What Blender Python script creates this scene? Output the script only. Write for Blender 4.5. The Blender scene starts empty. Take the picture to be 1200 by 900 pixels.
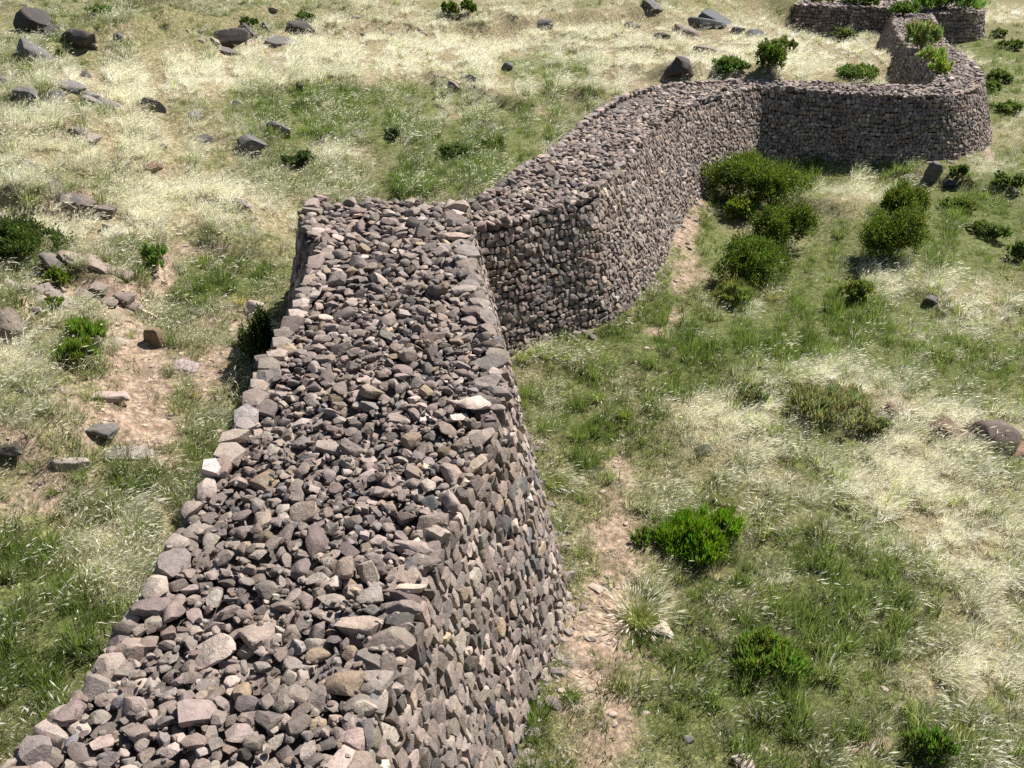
import bpy, bmesh, math, random
import numpy as np
from mathutils import Vector, Matrix

rng = np.random.default_rng(11)
random.seed(11)
S = bpy.context.scene
COL = S.collection

# ------------------------------------------------------------------ camera, light, exposure
F = 1100.0                      # focal length in pixels of a 1200 px wide frame
CAMZ = 12.5                     # height of the camera above the low ground
PITCH = math.atan(600.0 / F)
cam_d = bpy.data.cameras.new("camera")
cam = bpy.data.objects.new("camera", cam_d)
COL.objects.link(cam)
cam.location = (0, 0, CAMZ)
cam.rotation_euler = (math.pi / 2 - PITCH, 0, 0)
cam_d.sensor_width = 36.0
cam_d.lens = 36.0 * F / 1200.0
cam_d.clip_end = 3000
cam_d.clip_start = 0.1
S.camera = cam

SUN_EL, SUN_AZ = math.radians(53), math.radians(50)      # azimuth clockwise from +Y (away from the camera)
world = bpy.data.worlds.new("World")
S.world = world
world.use_nodes = True
wn = world.node_tree.nodes
wl = world.node_tree.links
sky = wn.new("ShaderNodeTexSky")
sky.sky_type = 'NISHITA'
sky.sun_disc = False
sky.sun_elevation = SUN_EL
sky.sun_rotation = SUN_AZ
sky.air_density = 1.0
sky.dust_density = 0.6
wn["Background"].inputs["Strength"].default_value = 0.05
wl.new(sky.outputs[0], wn["Background"].inputs["Color"])
sun_d = bpy.data.lights.new("sun", 'SUN')
sun_d.energy = 5.0
sun_d.angle = math.radians(0.5)
sun_d.color = (1.0, 0.965, 0.91)
sun = bpy.data.objects.new("sun", sun_d)
COL.objects.link(sun)
sdir = Vector((math.cos(SUN_EL) * math.sin(SUN_AZ), math.cos(SUN_EL) * math.cos(SUN_AZ), math.sin(SUN_EL)))
sun.rotation_euler = sdir.to_track_quat('Z', 'Y').to_euler()
sun.location = (30, 30, 60)
S.view_settings.view_transform = 'Standard'
S.view_settings.look = 'None'
S.view_settings.exposure = 0.97
S.view_settings.gamma = 1.0
S.render.engine = 'CYCLES'
S.cycles.max_bounces = 6
S.cycles.transparent_max_bounces = 4
S.cycles.use_denoising = False

# ------------------------------------------------------------------ small maths
CP, SP = math.cos(PITCH), math.sin(PITCH)


def ray(u, v):
    x = (u - 600.0) / F
    y = (450.0 - v) / F
    return np.array([x, CP + y * SP, -SP + y * CP])


def at_h(u, v, h):
    """point h metres below the camera, as surveyed from the photograph"""
    d = ray(u, v)
    return np.array([0, 0, CAMZ]) + d * (h / -d[2])


def project(P):
    P = np.asarray(P, float)
    q = P - np.array([0, 0, CAMZ])
    zc = q[..., 1] * CP - q[..., 2] * SP
    yc = q[..., 1] * SP + q[..., 2] * CP
    zs = np.where(zc < 0.1, 0.1, zc)
    return 600 + F * q[..., 0] / zs, 450 - F * yc / zs, zc


def hash2(ix, iy, seed):
    n = (ix.astype(np.int64) * 374761393 + iy.astype(np.int64) * 668265263 + seed * 1442695041) & 0x7fffffff
    n = ((n ^ (n >> 13)) * 1274126177) & 0x7fffffff
    return ((n ^ (n >> 16)) & 0xffff) / 65535.0


def vnoise(x, y, seed=0):
    x = np.asarray(x, float); y = np.asarray(y, float)
    ix = np.floor(x); iy = np.floor(y)
    fx = x - ix; fy = y - iy
    fx = fx * fx * (3 - 2 * fx); fy = fy * fy * (3 - 2 * fy)
    a = hash2(ix, iy, seed); b = hash2(ix + 1, iy, seed)
    c = hash2(ix, iy + 1, seed); d = hash2(ix + 1, iy + 1, seed)
    return (a * (1 - fx) + b * fx) * (1 - fy) + (c * (1 - fx) + d * fx) * fy * 1.0


def fbm(x, y, seed=0, o=4):
    s = 0.0; a = 0.5; t = 0
    for k in range(o):
        s = s + a * vnoise(x * 2 ** k, y * 2 ** k, seed + k * 17)
        t += a; a *= 0.5
    return s / t - 0.5


def smooth(a, b, x):
    t = np.clip((x - a) / (b - a), 0, 1)
    return t * t * (3 - 2 * t)


# ------------------------------------------------------------------ the wall's plan: (left edge, right edge) of its top, surveyed
def st(l, r, h, h2=None):
    return (at_h(l[0], l[1], h2 or h), at_h(r[0], r[1], h))


A_ST = [
    st((10, 890), (425, 883), 8.3),
    st((72, 825), (442, 820), 8.28),
    st((112, 775), (464, 780), 8.25),
    st((165, 695), (490, 700), 8.15),
    st((190, 650), (508, 645), 8.1),
    st((216, 600), (530, 600), 8.05),
    st((243, 555), (553, 545), 7.9),
    st((266, 510), (576, 500), 7.75),
    st((298, 440), (592, 450), 7.5),
    st((322, 400), (588, 405), 7.38),
    st((344, 360), (574, 365), 7.25),
    st((366, 305), (559, 315), 7.05),
    st((371, 283), (552, 285), 6.98),
    st((355, 262), (548, 266), 6.92),
    st((354, 246), (546, 250), 6.9),
    st((366, 231), (546, 236), 6.9),
    (np.array([-5.0, 23.6, CAMZ - 8.2]), np.array([-1.25, 23.5, CAMZ - 8.2])),
    (np.array([-5.1, 25.6, CAMZ - 8.5]), np.array([-1.5, 25.2, CAMZ - 8.5])),
]
d0 = A_ST[0]; d1 = A_ST[3]
ext = []
for k in (7, 4, 2):
    ext.append((d0[0] + (d0[0] - d1[0]) / np.linalg.norm(d0[0] - d1[0]) * k, d0[1] + (d0[1] - d1[1]) / np.linalg.norm(d0[1] - d1[1]) * k))
A_ST = ext + A_ST

B_ST = [
    (np.array([-4.8, 26.8, CAMZ - 8.5]), np.array([-2.4, 24.3, CAMZ - 8.6])),
    st((545, 236), (600, 262), 8.66, 8.4),
    st((592, 208), (630, 249), 8.54, 8.33),
    st((618, 191), (660, 239), 8.43, 8.28),
    st((642, 177), (690, 229), 8.3, 8.2),
    st((672, 151), (715, 206), 8.2, 8.2),
    st((702, 126), (742, 178), 8.2),
    st((738, 108), (766, 150), 8.5),
    st((780, 98), (802, 126), 8.8),
    st((842, 94), (852, 108), 9.0),
    st((885, 93), (890, 101), 9.15),
    st((915, 94), (918, 103), 9.2),
    st((960, 96), (965, 106), 9.3),
    st((1010, 98), (1012, 110), 9.3),
    st((1055, 100), (1065, 112), 9.3),
    st((1084, 100), (1118, 112), 9.3),
    st((1096, 96), (1146, 102), 9.3),
    st((1095, 88), (1154, 91), 9.35),
    st((1090, 79), (1149, 82), 9.4),
    st((1080, 68), (1137, 68), 9.5),
    st((1063, 55), (1115, 57), 9.7),
    st((1052, 40), (1103, 40), 9.9),
    st((1047, 26), (1097, 25), 10.0),
    st((1048, 12), (1092, 14), 10.1),
]
C_ST = [
    st((948, -4), (930, 5), 10.0),
    st((985, -3), (978, 7), 10.0),
    st((1016, -1), (1013, 8), 10.02),
    st((1050, 1), (1048, 10), 10.05),
    st((1086, 3), (1093, 15), 10.1),
    st((1115, 2), (1125, 15), 10.1),
    st((1138, 2), (1146, 14), 10.1),
    st((1149, 6), (1154, 12), 10.1),
]
STRIPS = {'A': (A_ST, 0.235), 'B': (B_ST, 0.345), 'C': (C_ST, 0.22)}


def catmull(pts, per):
    pts = np.asarray(pts)
    P = np.vstack([2 * pts[0] - pts[1], pts, 2 * pts[-1] - pts[-2]])
    out = []
    for i in range(1, len(P) - 2):
        p0, p1, p2, p3 = P[i - 1], P[i], P[i + 1], P[i + 2]
        for k in range(per):
            t = k / per
            c = 0.5 * ((2 * p1) + (p2 - p0) * t + (2 * p0 - 5 * p1 + 4 * p2 - p3) * t * t + (3 * p1 - p0 - 3 * p2 + p3) * t ** 3)
            l = p1 * (1 - t) + p2 * t
            out.append(0.6 * c + 0.4 * l)
    out.append(pts[-1])
    return np.array(out)


def smooth_line(P, n=2):
    P = P.copy()
    for _ in range(n):
        Q = P.copy()
        Q[1:-1] = 0.25 * P[:-2] + 0.5 * P[1:-1] + 0.25 * P[2:]
        P = Q
    return P


def normals2(P, side):
    """outward horizontal normals of a polyline; side +1 = right of travel"""
    T = np.gradient(P[:, :2], axis=0)
    T = smooth_line(T, 2)
    T /= np.linalg.norm(T, axis=1)[:, None] + 1e-9
    return side * np.stack([T[:, 1], -T[:, 0]], 1), T


EDGES = {}
for k, (stn, bat) in STRIPS.items():
    L = smooth_line(catmull([a for a, b in stn], 8), 2)
    R = smooth_line(catmull([b for a, b in stn], 8), 14 if k == 'B' else 2)
    EDGES[k] = (L, R, bat)

# ------------------------------------------------------------------ terrain
ctrl = []


def c_px(u, v, h):
    p = at_h(u, v, h)
    ctrl.append(p)


for q in [(640, 890, 12.45), (742, 405, 12.0), (610, 412, 12.1), (918, 186, 12.4), (1130, 196, 12.4), (1190, 880, 13.3), (1190, 600, 13.0),
          (1190, 400, 12.8), (950, 600, 12.6), (950, 850, 12.8), (960, 235, 12.0), (1000, 260, 12.0), (870, 320, 12.45), (1190, 250, 12.7), (1190, 130, 12.6), (1190, 60, 12.5),
          (1160, 47, 12.3), (1195, 5, 12.0), (800, 500, 12.45), (820, 260, 12.45),
          (0, 890, 9.9), (60, 760, 9.7), (0, 700, 9.4), (160, 620, 9.7), (230, 480, 9.8), (160, 450, 9.6), (70, 500, 9.1), (0, 450, 8.5), (0, 350, 8.2), (60, 320, 8.4),
          (250, 340, 9.5), (200, 270, 8.9), (250, 250, 9.0), (0, 200, 7.5), (100, 200, 7.9), (450, 225, 9.5), (600, 185, 9.4), (640, 160, 9.4),
          (300, 100, 8.2), (0, 60, 6.7), (0, 5, 6.5), (120, 60, 7.1), (300, 5, 7.4), (600, 5, 8.3), (550, 90, 8.9), (700, 100, 9.4), (850, 88, 9.8), (800, 5, 8.9), (930, 40, 9.9),
          (1000, 88, 10.2), (1035, 60, 10.6), (920, 2, 9.8)]:
    c_px(*q)
for x, y, z in [(-60, 60, 8.5), (-45, 150, 15), (40, 170, 6), (120, 120, 3), (100, 40, -3), (60, 10, -3.0), (30, -30, -1.5), (-30, -30, 5), (-80, 10, 12), (-100, 120, 19),
                (-10, 4, 2.6), (-25, 8, 4.0), (6, 2, -0.1), (16, 3, -0.8), (0, 120, 7), (70, 90, 0.8), (-8, -10, 2.6), (4, -10, 0.0), (60, 170, 4), (0, 220, 10)]:
    ctrl.append(np.array([x, y, z], float))
# ground lines along both feet of the wall
for key, hr, hl in (('A', 12.4, 9.75), ('B', 12.4, None), ('C', None, None)):
    L, R, bat = EDGES[key]
    nR, _ = normals2(R, 1); nL, _ = normals2(L, -1)
    for i in range(0, len(R), 8):
        u, v, zc = project(R[i])
        if key == 'A':
            gR, gL = CAMZ - 12.4, CAMZ - 9.75
        elif key == 'B':
            f = i / len(R)
            gR = CAMZ - (12.0 if i < 48 else 12.2 if i < 60 else 12.4)
            gL = CAMZ - (9.55 if f < 0.5 else 10.3 if f < 0.62 else 11.4 if f < 0.8 else 11.9)
        else:
            gR = CAMZ - (12.0 if i < 24 else 12.35)
            gL = CAMZ - (10.6 if i < 24 else 11.6)
        if key == 'C' and 12 < i < 44:
            continue
        if key == 'B' and i > len(R) - 12:
            continue
        if not (key == 'B' and i < 16):
            p = R[i].copy(); p[:2] += nR[i] * (bat * (R[i][2] - gR) + 0.1); p[2] = gR; ctrl.append(p)
            p = L[i].copy(); p[:2] += nL[i] * (bat * max(L[i][2] - gL, 0) + 0.1); p[2] = gL; ctrl.append(p)
ctrl = np.array(ctrl)


def tps_k(r2):
    return 0.5 * r2 * np.log(r2 + 1e-9)


sc_ = 30.0
cx = ctrl[:, :2] / sc_
n_ = len(ctrl)
K = tps_k(((cx[:, None] - cx[None]) ** 2).sum(-1)) + np.eye(n_) * 2e-4
Pm = np.hstack([np.ones((n_, 1)), cx])
M = np.zeros((n_ + 3, n_ + 3)); M[:n_, :n_] = K; M[:n_, n_:] = Pm; M[n_:, :n_] = Pm.T
W = np.linalg.solve(M, np.concatenate([ctrl[:, 2], np.zeros(3)]))


def ground0(x, y):
    x = np.atleast_1d(np.asarray(x, float)); y = np.atleast_1d(np.asarray(y, float))
    xs = np.clip(x, -110, 125) / sc_; ys = np.clip(y, -32, 225) / sc_
    out = np.empty(len(xs))
    for i in range(0, len(xs), 20000):
        a = xs[i:i + 20000]; b = ys[i:i + 20000]
        r2 = (a[:, None] - cx[None, :, 0]) ** 2 + (b[:, None] - cx[None, :, 1]) ** 2
        out[i:i + 20000] = tps_k(r2) @ W[:n_] + W[n_] + a * W[n_ + 1] + b * W[n_ + 2]
    hill = smooth(2.0, 3.4, out)
    out = out + fbm(x / 9.0, y / 9.0, 23, 2) * (0.2 + 1.7 * hill) + fbm(x / 5.0, y / 5.0, 3, 3) * (0.25 + 0.7 * hill) + fbm(x / 1.3, y / 1.3, 9, 3) * (0.20 + 0.34 * hill)
    return out


def hit(u, v, gf=None):
    gf = gf or ground
    d = ray(u, v)
    t = np.concatenate([np.arange(6, 60, 0.06), np.arange(60, 260, 0.3)])
    P = d[None] * t[:, None]; z = P[:, 2] + CAMZ
    g = gf(P[:, 0], P[:, 1])
    i = np.argmax(z < g)
    if not (z < g).any():
        i = len(t) - 1
    return np.array([P[i, 0], P[i, 1], g[i]]), t[i]


# small banks where the slope breaks: (ends as seen in the photograph, height)
BANKS = []
for (a, b, hgt) in [((100, 58), (345, 30), 1.3), ((380, 40), (760, 20), 0.7), ((330, 112), (470, 108), 0.5), ((-20, 170), (140, 180), 0.5), ((-20, 240), (112, 252), 0.85), ((62, 318), (140, 350), 0.55), ((-20, 400), (50, 372), 0.6), ((150, 62), (240, 64), 0.5), ((232, 58), (345, 40), 0.6), ((20, 120), (150, 128), 0.45), ((160, 130), (215, 142), 0.3),
                    ((278, 186), (335, 172), 0.35), ((500, 92), (610, 132), 0.5), ((660, 60), (790, 66), 0.5), ((778, 92), (830, 88), 0.5), ((258, 305), (330, 300), 0.45), ((-20, 540), (70, 552), 0.4), ((60, 512), (150, 518), 0.25),
                    ((400, 20), (600, 34), 0.5), ((180, 10), (330, 4), 0.6), ((930, 246), (1005, 252), 0.5), ((1030, 492), (1220, 540), 0.35), ((1060, 352), (1140, 366), 0.25), ((850, 448), (1000, 462), 0.25), ((1060, 212), (1180, 232), 0.5), ((150, 205), (240, 208), 0.35), ((200, 245), (300, 262), 0.3), ((90, 170), (200, 176), 0.35), ((640, 120), (700, 112), 0.3)]:
    p, _ = hit(*a, gf=ground0); q, _ = hit(*b, gf=ground0)
    BANKS.append((p[:2], q[:2], hgt))


def bank_face(x, y, out=None):
    x = np.atleast_1d(np.asarray(x, float)); y = np.atleast_1d(np.asarray(y, float))
    add = np.zeros(len(x)); face = np.zeros(len(x))
    wob = fbm(x / 1.4, y / 1.4, 201, 4) * 1.5
    for p, q, h in BANKS:
        e = q - p; l = np.linalg.norm(e); e = e / l
        n = np.array([-e[1], e[0]])
        if n[1] < 0: n = -n
        t = (x - p[0]) * e[0] + (y - p[1]) * e[1]
        d = (x - p[0]) * n[0] + (y - p[1]) * n[1] + wob
        win = smooth(-0.25 * l, 0.15 * l, t) * (1 - smooth(0.85 * l, 1.25 * l, t))
        w = 0.28 + 0.2 * h
        add += h * win * smooth(-w, w, d) * np.exp(-np.maximum(d, 0) / 2.6)
        face = np.maximum(face, win * np.exp(-((d + 0.05) / (w * 0.9)) ** 2) * min(1, h * 1.8))
    return add, face


def ground(x, y):
    return ground0(x, y) + bank_face(x, y)[0]



# ------------------------------------------------------------------ footprint polygons
def pip(x, y, poly):
    c = np.zeros(len(x), bool)
    n = len(poly)
    j = n - 1
    for i in range(n):
        xi, yi = poly[i]; xj, yj = poly[j]
        m = ((yi > y) != (yj > y)) & (x < (xj - xi) * (y - yi) / (yj - yi + 1e-12) + xi)
        c ^= m
        j = i
    return c


FOOT = {}
TOPPOLY = {}
for k, (L, R, bat) in EDGES.items():
    nR, _ = normals2(R, 1); nL, _ = normals2(L, -1)
    gR = ground(R[:, 0], R[:, 1]); gL = ground(L[:, 0], L[:, 1])
    Rb = R[:, :2] + nR * (bat * np.maximum(R[:, 2] - np.minimum(gR, CAMZ - 12.3 if k != 'C' else gR), 0.3))[:, None]
    Lb = L[:, :2] + nL * (bat * np.maximum(L[:, 2] - gL, 0.3))[:, None]
    FOOT[k] = np.vstack([Rb, Lb[::-1]])
    TOPPOLY[k] = np.vstack([R[:, :2], L[::-1, :2]])


# ------------------------------------------------------------------ materials
def mat(name):
    m = bpy.data.materials.new(name)
    m.use_nodes = True
    nt = m.node_tree
    nt.nodes.clear()
    return m, nt


def N(nt, typ, **kw):
    n = nt.nodes.new(typ)
    for k, v in kw.items():
        setattr(n, k, v)
    return n


def mixc(nt, fac, a, b, mode='MIX'):
    n = N(nt, "ShaderNodeMix", data_type='RGBA', blend_type=mode)
    for s, v in ((n.inputs[0], fac), (n.inputs[6], a), (n.inputs[7], b)):
        if hasattr(v, 'links') or hasattr(v, 'is_linked'):
            nt.links.new(v, s)
        else:
            s.default_value = v if not isinstance(v, tuple) else (*v, 1.0)
    return n.outputs[2]


def ramp(nt, fac, stops):
    r = N(nt, "ShaderNodeValToRGB")
    e = r.color_ramp.elements
    e[0].position, e[0].color = stops[0][0], (*stops[0][1], 1)
    e[1].position, e[1].color = stops[-1][0], (*stops[-1][1], 1)
    for p, c in stops[1:-1]:
        x = e.new(p); x.color = (*c, 1)
    nt.links.new(fac, r.inputs[0])
    return r.outputs[0]


def noise(nt, vec, scale, detail=4, rough=0.6):
    n = N(nt, "ShaderNodeTexNoise")
    n.inputs["Scale"].default_value = scale
    n.inputs["Detail"].default_value = detail
    n.inputs["Roughness"].default_value = rough
    nt.links.new(vec, n.inputs["Vector"])
    return n.outputs["Fac"]


def stone_mat(name, source, lichen=0.09, bump=0.9):
    m, nt = mat(name)
    out = N(nt, "ShaderNodeOutputMaterial"); b = N(nt, "ShaderNodeBsdfPrincipled")
    nt.links.new(b.outputs[0], out.inputs[0])
    geo = N(nt, "ShaderNodeNewGeometry")
    if source == 'object':
        tint = N(nt, "ShaderNodeObjectInfo").outputs["Color"]
    elif source == 'vertex':
        tint = N(nt, "ShaderNodeAttribute", attribute_name="tint").outputs["Color"]
    else:
        rgb = N(nt, "ShaderNodeRGB"); rgb.outputs[0].default_value = (*source, 1); tint = rgb.outputs[0]
    P = geo.outputs["Position"]
    n1 = noise(nt, P, 7.0, 6, 0.65)
    n2 = noise(nt, P, 55.0, 4, 0.7)
    n3 = noise(nt, P, 2.6, 3, 0.5)
    mott = ramp(nt, n1, [(0.3, (0.62, 0.60, 0.60)), (0.5, (1.0, 0.98, 0.96)), (0.7, (1.22, 1.18, 1.12))])
    c = mixc(nt, 1.0, tint, mott, 'MULTIPLY')
    sp = ramp(nt, n2, [(0.33, (0.55, 0.53, 0.52)), (0.46, (1, 1, 1)), (0.6, (1, 1, 1)), (0.72, (1.3, 1.28, 1.25))])
    c = mixc(nt, 0.8, c, sp, 'MULTIPLY')
    # lichen: grey-green crusts, rarely orange
    lf = ramp(nt, noise(nt, P, 4.2, 5, 0.7), [(0.60, (0, 0, 0)), (0.68, (1, 1, 1))])
    lfm = N(nt, "ShaderNodeMath", operation='MULTIPLY'); nt.links.new(lf, lfm.inputs[0]); lfm.inputs[1].default_value = lichen * 4
    c = mixc(nt, lfm.outputs[0], c, (0.30, 0.29, 0.22))
    of = ramp(nt, noise(nt, P, 3.3, 3, 0.6), [(0.735, (0, 0, 0)), (0.76, (1, 1, 1))])
    ofm = N(nt, "ShaderNodeMath", operation='MULTIPLY'); nt.links.new(of, ofm.inputs[0]); ofm.inputs[1].default_value = min(1, lichen * 8)
    c = mixc(nt, ofm.outputs[0], c, (0.42, 0.22, 0.06))
    nt.links.new(c, b.inputs["Base Color"])
    b.inputs["Roughness"].default_value = 0.82
    b.inputs["Specular IOR Level"].default_value = 0.3
    bp = N(nt, "ShaderNodeBump"); bp.inputs["Strength"].default_value = bump; bp.inputs["Distance"].default_value = 0.03
    ad = N(nt, "ShaderNodeMath", operation='MULTIPLY_ADD'); nt.links.new(n2, ad.inputs[0]); ad.inputs[1].default_value = 0.35; nt.links.new(noise(nt, P, 16.0, 5, 0.65), ad.inputs[2])
    nt.links.new(ad.outputs[0], bp.inputs["Height"])
    nt.links.new(bp.outputs[0], b.inputs["Normal"])
    return m


M_STONE_O = stone_mat("stone_single", 'object')
M_STONE_V = stone_mat("stone_joined", 'vertex')
M_ROCK = stone_mat("hill_rock", 'object', 0.12, 0.9)
M_CORE = stone_mat("wall_fill", (0.13, 0.11, 0.10), 0.0, 0.8)


def leaf_mat(name, source, trans=0.45, rough=0.6, boost=1.6, vary=0.25):
    m, nt = mat(name)
    out = N(nt, "ShaderNodeOutputMaterial")
    if source == 'instancer':
        col = N(nt, "ShaderNodeAttribute", attribute_name="tint", attribute_type='INSTANCER').outputs["Color"]
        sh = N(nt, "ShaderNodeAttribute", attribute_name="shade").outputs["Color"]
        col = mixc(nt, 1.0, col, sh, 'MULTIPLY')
    elif source == 'vertex':
        col = N(nt, "ShaderNodeAttribute", attribute_name="tint").outputs["Color"]
    else:
        rgb = N(nt, "ShaderNodeRGB"); rgb.outputs[0].default_value = (*source, 1); col = rgb.outputs[0]
    d = N(nt, "ShaderNodeBsdfPrincipled"); nt.links.new(col, d.inputs["Base Color"])
    d.inputs["Roughness"].default_value = rough
    d.inputs["Specular IOR Level"].default_value = 0.25
    t = N(nt, "ShaderNodeBsdfTranslucent")
    tc = mixc(nt, 1.0, col, (boost, boost, boost * (0.95 if source == 'instancer' else 0.8)), 'MULTIPLY')
    nt.links.new(tc, t.inputs["Color"])
    mx = N(nt, "ShaderNodeMixShader"); mx.inputs[0].default_value = trans
    nt.links.new(d.outputs[0], mx.inputs[1]); nt.links.new(t.outputs[0], mx.inputs[2])
    nt.links.new(mx.outputs[0], out.inputs[0])
    return m


M_BLADE = leaf_mat("grass_blade", 'instancer', 0.45, 0.55)
M_PLUME = leaf_mat("grass_plume", (0.72, 0.69, 0.58), 0.5, 0.5, 1.0)
M_LEAF = leaf_mat("shrub_leaf", 'vertex', 0.38, 0.45, 1.9)
M_STEM, _nt = mat("stem_bark")
_b = N(_nt, "ShaderNodeBsdfPrincipled"); _o = N(_nt, "ShaderNodeOutputMaterial"); _nt.links.new(_b.outputs[0], _o.inputs[0])
_g = N(_nt, "ShaderNodeNewGeometry")
_nt.links.new(ramp(_nt, noise(_nt, _g.outputs["Position"], 30), [(0.3, (0.05, 0.035, 0.025)), (0.7, (0.16, 0.12, 0.09))]), _b.inputs["Base Color"])
_b.inputs["Roughness"].default_value = 0.9


def ground_mat():
    m, nt = mat("hill_ground")
    out = N(nt, "ShaderNodeOutputMaterial"); b = N(nt, "ShaderNodeBsdfPrincipled")
    nt.links.new(b.outputs[0], out.inputs[0])
    P = N(nt, "ShaderNodeNewGeometry").outputs["Position"]
    at = N(nt, "ShaderNodeAttribute", attribute_name="cover").outputs["Color"]
    sep = N(nt, "ShaderNodeSeparateColor"); nt.links.new(at, sep.inputs[0])
    dirt, dry, grn = sep.outputs
    nb = noise(nt, P, 3.0, 6, 0.7)
    nf = noise(nt, P, 22.0, 9, 0.85)
    soil = ramp(nt, nb, [(0.3, (0.15, 0.11, 0.08)), (0.5, (0.26, 0.19, 0.14)), (0.68, (0.36, 0.29, 0.225))])
    soil = mixc(nt, 0.9, soil, ramp(nt, nf, [(0.3, (0.6, 0.58, 0.56)), (0.5, (1, 1, 1)), (0.7, (1.25, 1.22, 1.2))]), 'MULTIPLY')
    straw = ramp(nt, nf, [(0.36, (0.07, 0.055, 0.03)), (0.5, (0.20, 0.165, 0.095)), (0.64, (0.42, 0.37, 0.25))])
    green = ramp(nt, nf, [(0.36, (0.03, 0.035, 0.014)), (0.5, (0.095, 0.11, 0.036)), (0.64, (0.22, 0.22, 0.10))])
    # ragged borders
    def rag(x, k):
        mm = N(nt, "ShaderNodeMath", operation='MULTIPLY_ADD'); nt.links.new(noise(nt, P, 5.0 + k, 6, 0.75), mm.inputs[0]); mm.inputs[1].default_value = 1.6
        s = N(nt, "ShaderNodeMath", operation='SUBTRACT'); nt.links.new(x, s.inputs[0]); s.inputs[1].default_value = 0.8
        nt.links.new(s.outputs[0], mm.inputs[2])
        cl = N(nt, "ShaderNodeMapRange"); nt.links.new(mm.outputs[0], cl.inputs[0])
        cl.inputs[1].default_value = 0.3; cl.inputs[2].default_value = 0.7
        return cl.outputs[0]
    c = mixc(nt, rag(dry, 0), mixc(nt, 0.5, straw, green), straw)
    c = mixc(nt, rag(grn, 1), c, green)
    c = mixc(nt, rag(dirt, 2), c, soil)
    c = mixc(nt, 1.0, c, ramp(nt, noise(nt, P, 8.0, 8, 0.72), [(0.36, (0.5, 0.5, 0.48)), (0.5, (1.0, 1.0, 1.0)), (0.63, (1.65, 1.6, 1.5))]), 'MULTIPLY')
    nt.links.new(c, b.inputs["Base Color"])
    b.inputs["Roughness"].default_value = 0.95
    b.inputs["Specular IOR Level"].default_value = 0.1
    bp = N(nt, "ShaderNodeBump"); bp.inputs["Strength"].default_value = 0.7; bp.inputs["Distance"].default_value = 0.06
    nt.links.new(noise(nt, P, 14.0, 8, 0.75), bp.inputs["Height"])
    nt.links.new(bp.outputs[0], b.inputs["Normal"])
    return m


M_GROUND = ground_mat()

# ------------------------------------------------------------------ ground cover map: patches read off the photograph (centre u,v; radii; weight)
DIRT = [(748, 435, 20, 30, .35), (730, 500, 20, 36, .42), (186, 342, 18, 14, .9), (193, 320, 13, 13, 1), (206, 300, 16, 8, .9), (162, 354, 26, 12, .7), (100, 582, 60, 18, .6), (140, 490, 40, 22, .5), (85, 230, 50, 14, .4), (760, 55, 50, 14, .3), (810, 50, 60, 12, .3), (430, 95, 20, 10, .3), (140, 375, 22, 30, 1), (150, 400, 24, 30, .9), (160, 435, 28, 26, .8), (178, 470, 28, 26, .8), (180, 500, 28, 18, 1), (150, 510, 40, 16, .7), (110, 350, 35, 12, .8), (55, 560, 55, 30, .8),
        (15, 600, 35, 20, .7), (230, 290, 26, 7, .9), (195, 310, 10, 14, .9), (262, 400, 26, 60, .4), (230, 440, 60, 46, .6), (235, 385, 40, 24, .5), (100, 440, 30, 50, .5), (190, 530, 50, 20, .5), (20, 520, 30, 22, .8), (75, 540, 50, 30, .55),
        (690, 480, 25, 30, .35), (715, 560, 20, 40, .6), (722, 610, 34, 44, .55), (716, 660, 40, 44, .62), (706, 720, 44, 44, .62), (702, 770, 46, 44, .58), (700, 830, 50, 54, .52), (705, 890, 54, 44, .5), (740, 740, 40, 30, .3),
        (818, 228, 16, 14, 1), (808, 258, 16, 20, .8), (806, 290, 22, 22, .7), (804, 330, 28, 28, .6), (790, 370, 30, 20, .6), (770, 392, 26, 10, .6),
        (870, 690, 40, 20, .4), (1040, 830, 30, 30, .5), (990, 875, 30, 22, .6), (880, 870, 50, 24, .45), (1050, 480, 40, 14, .4), (1180, 355, 50, 24, .35), (800, 800, 70, 60, .25), (1158, 182, 10, 16, .9), (1085, 205, 30, 14, .4), (120, 300, 26, 24, .7), (40, 345, 40, 24, .5), (530, 130, 20, 16, .35), (525, 220, 12, 8, .6), (415, 182, 30, 10, .3), (640, 125, 14, 8, .5), (110, 50, 60, 14, .25)]
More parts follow.
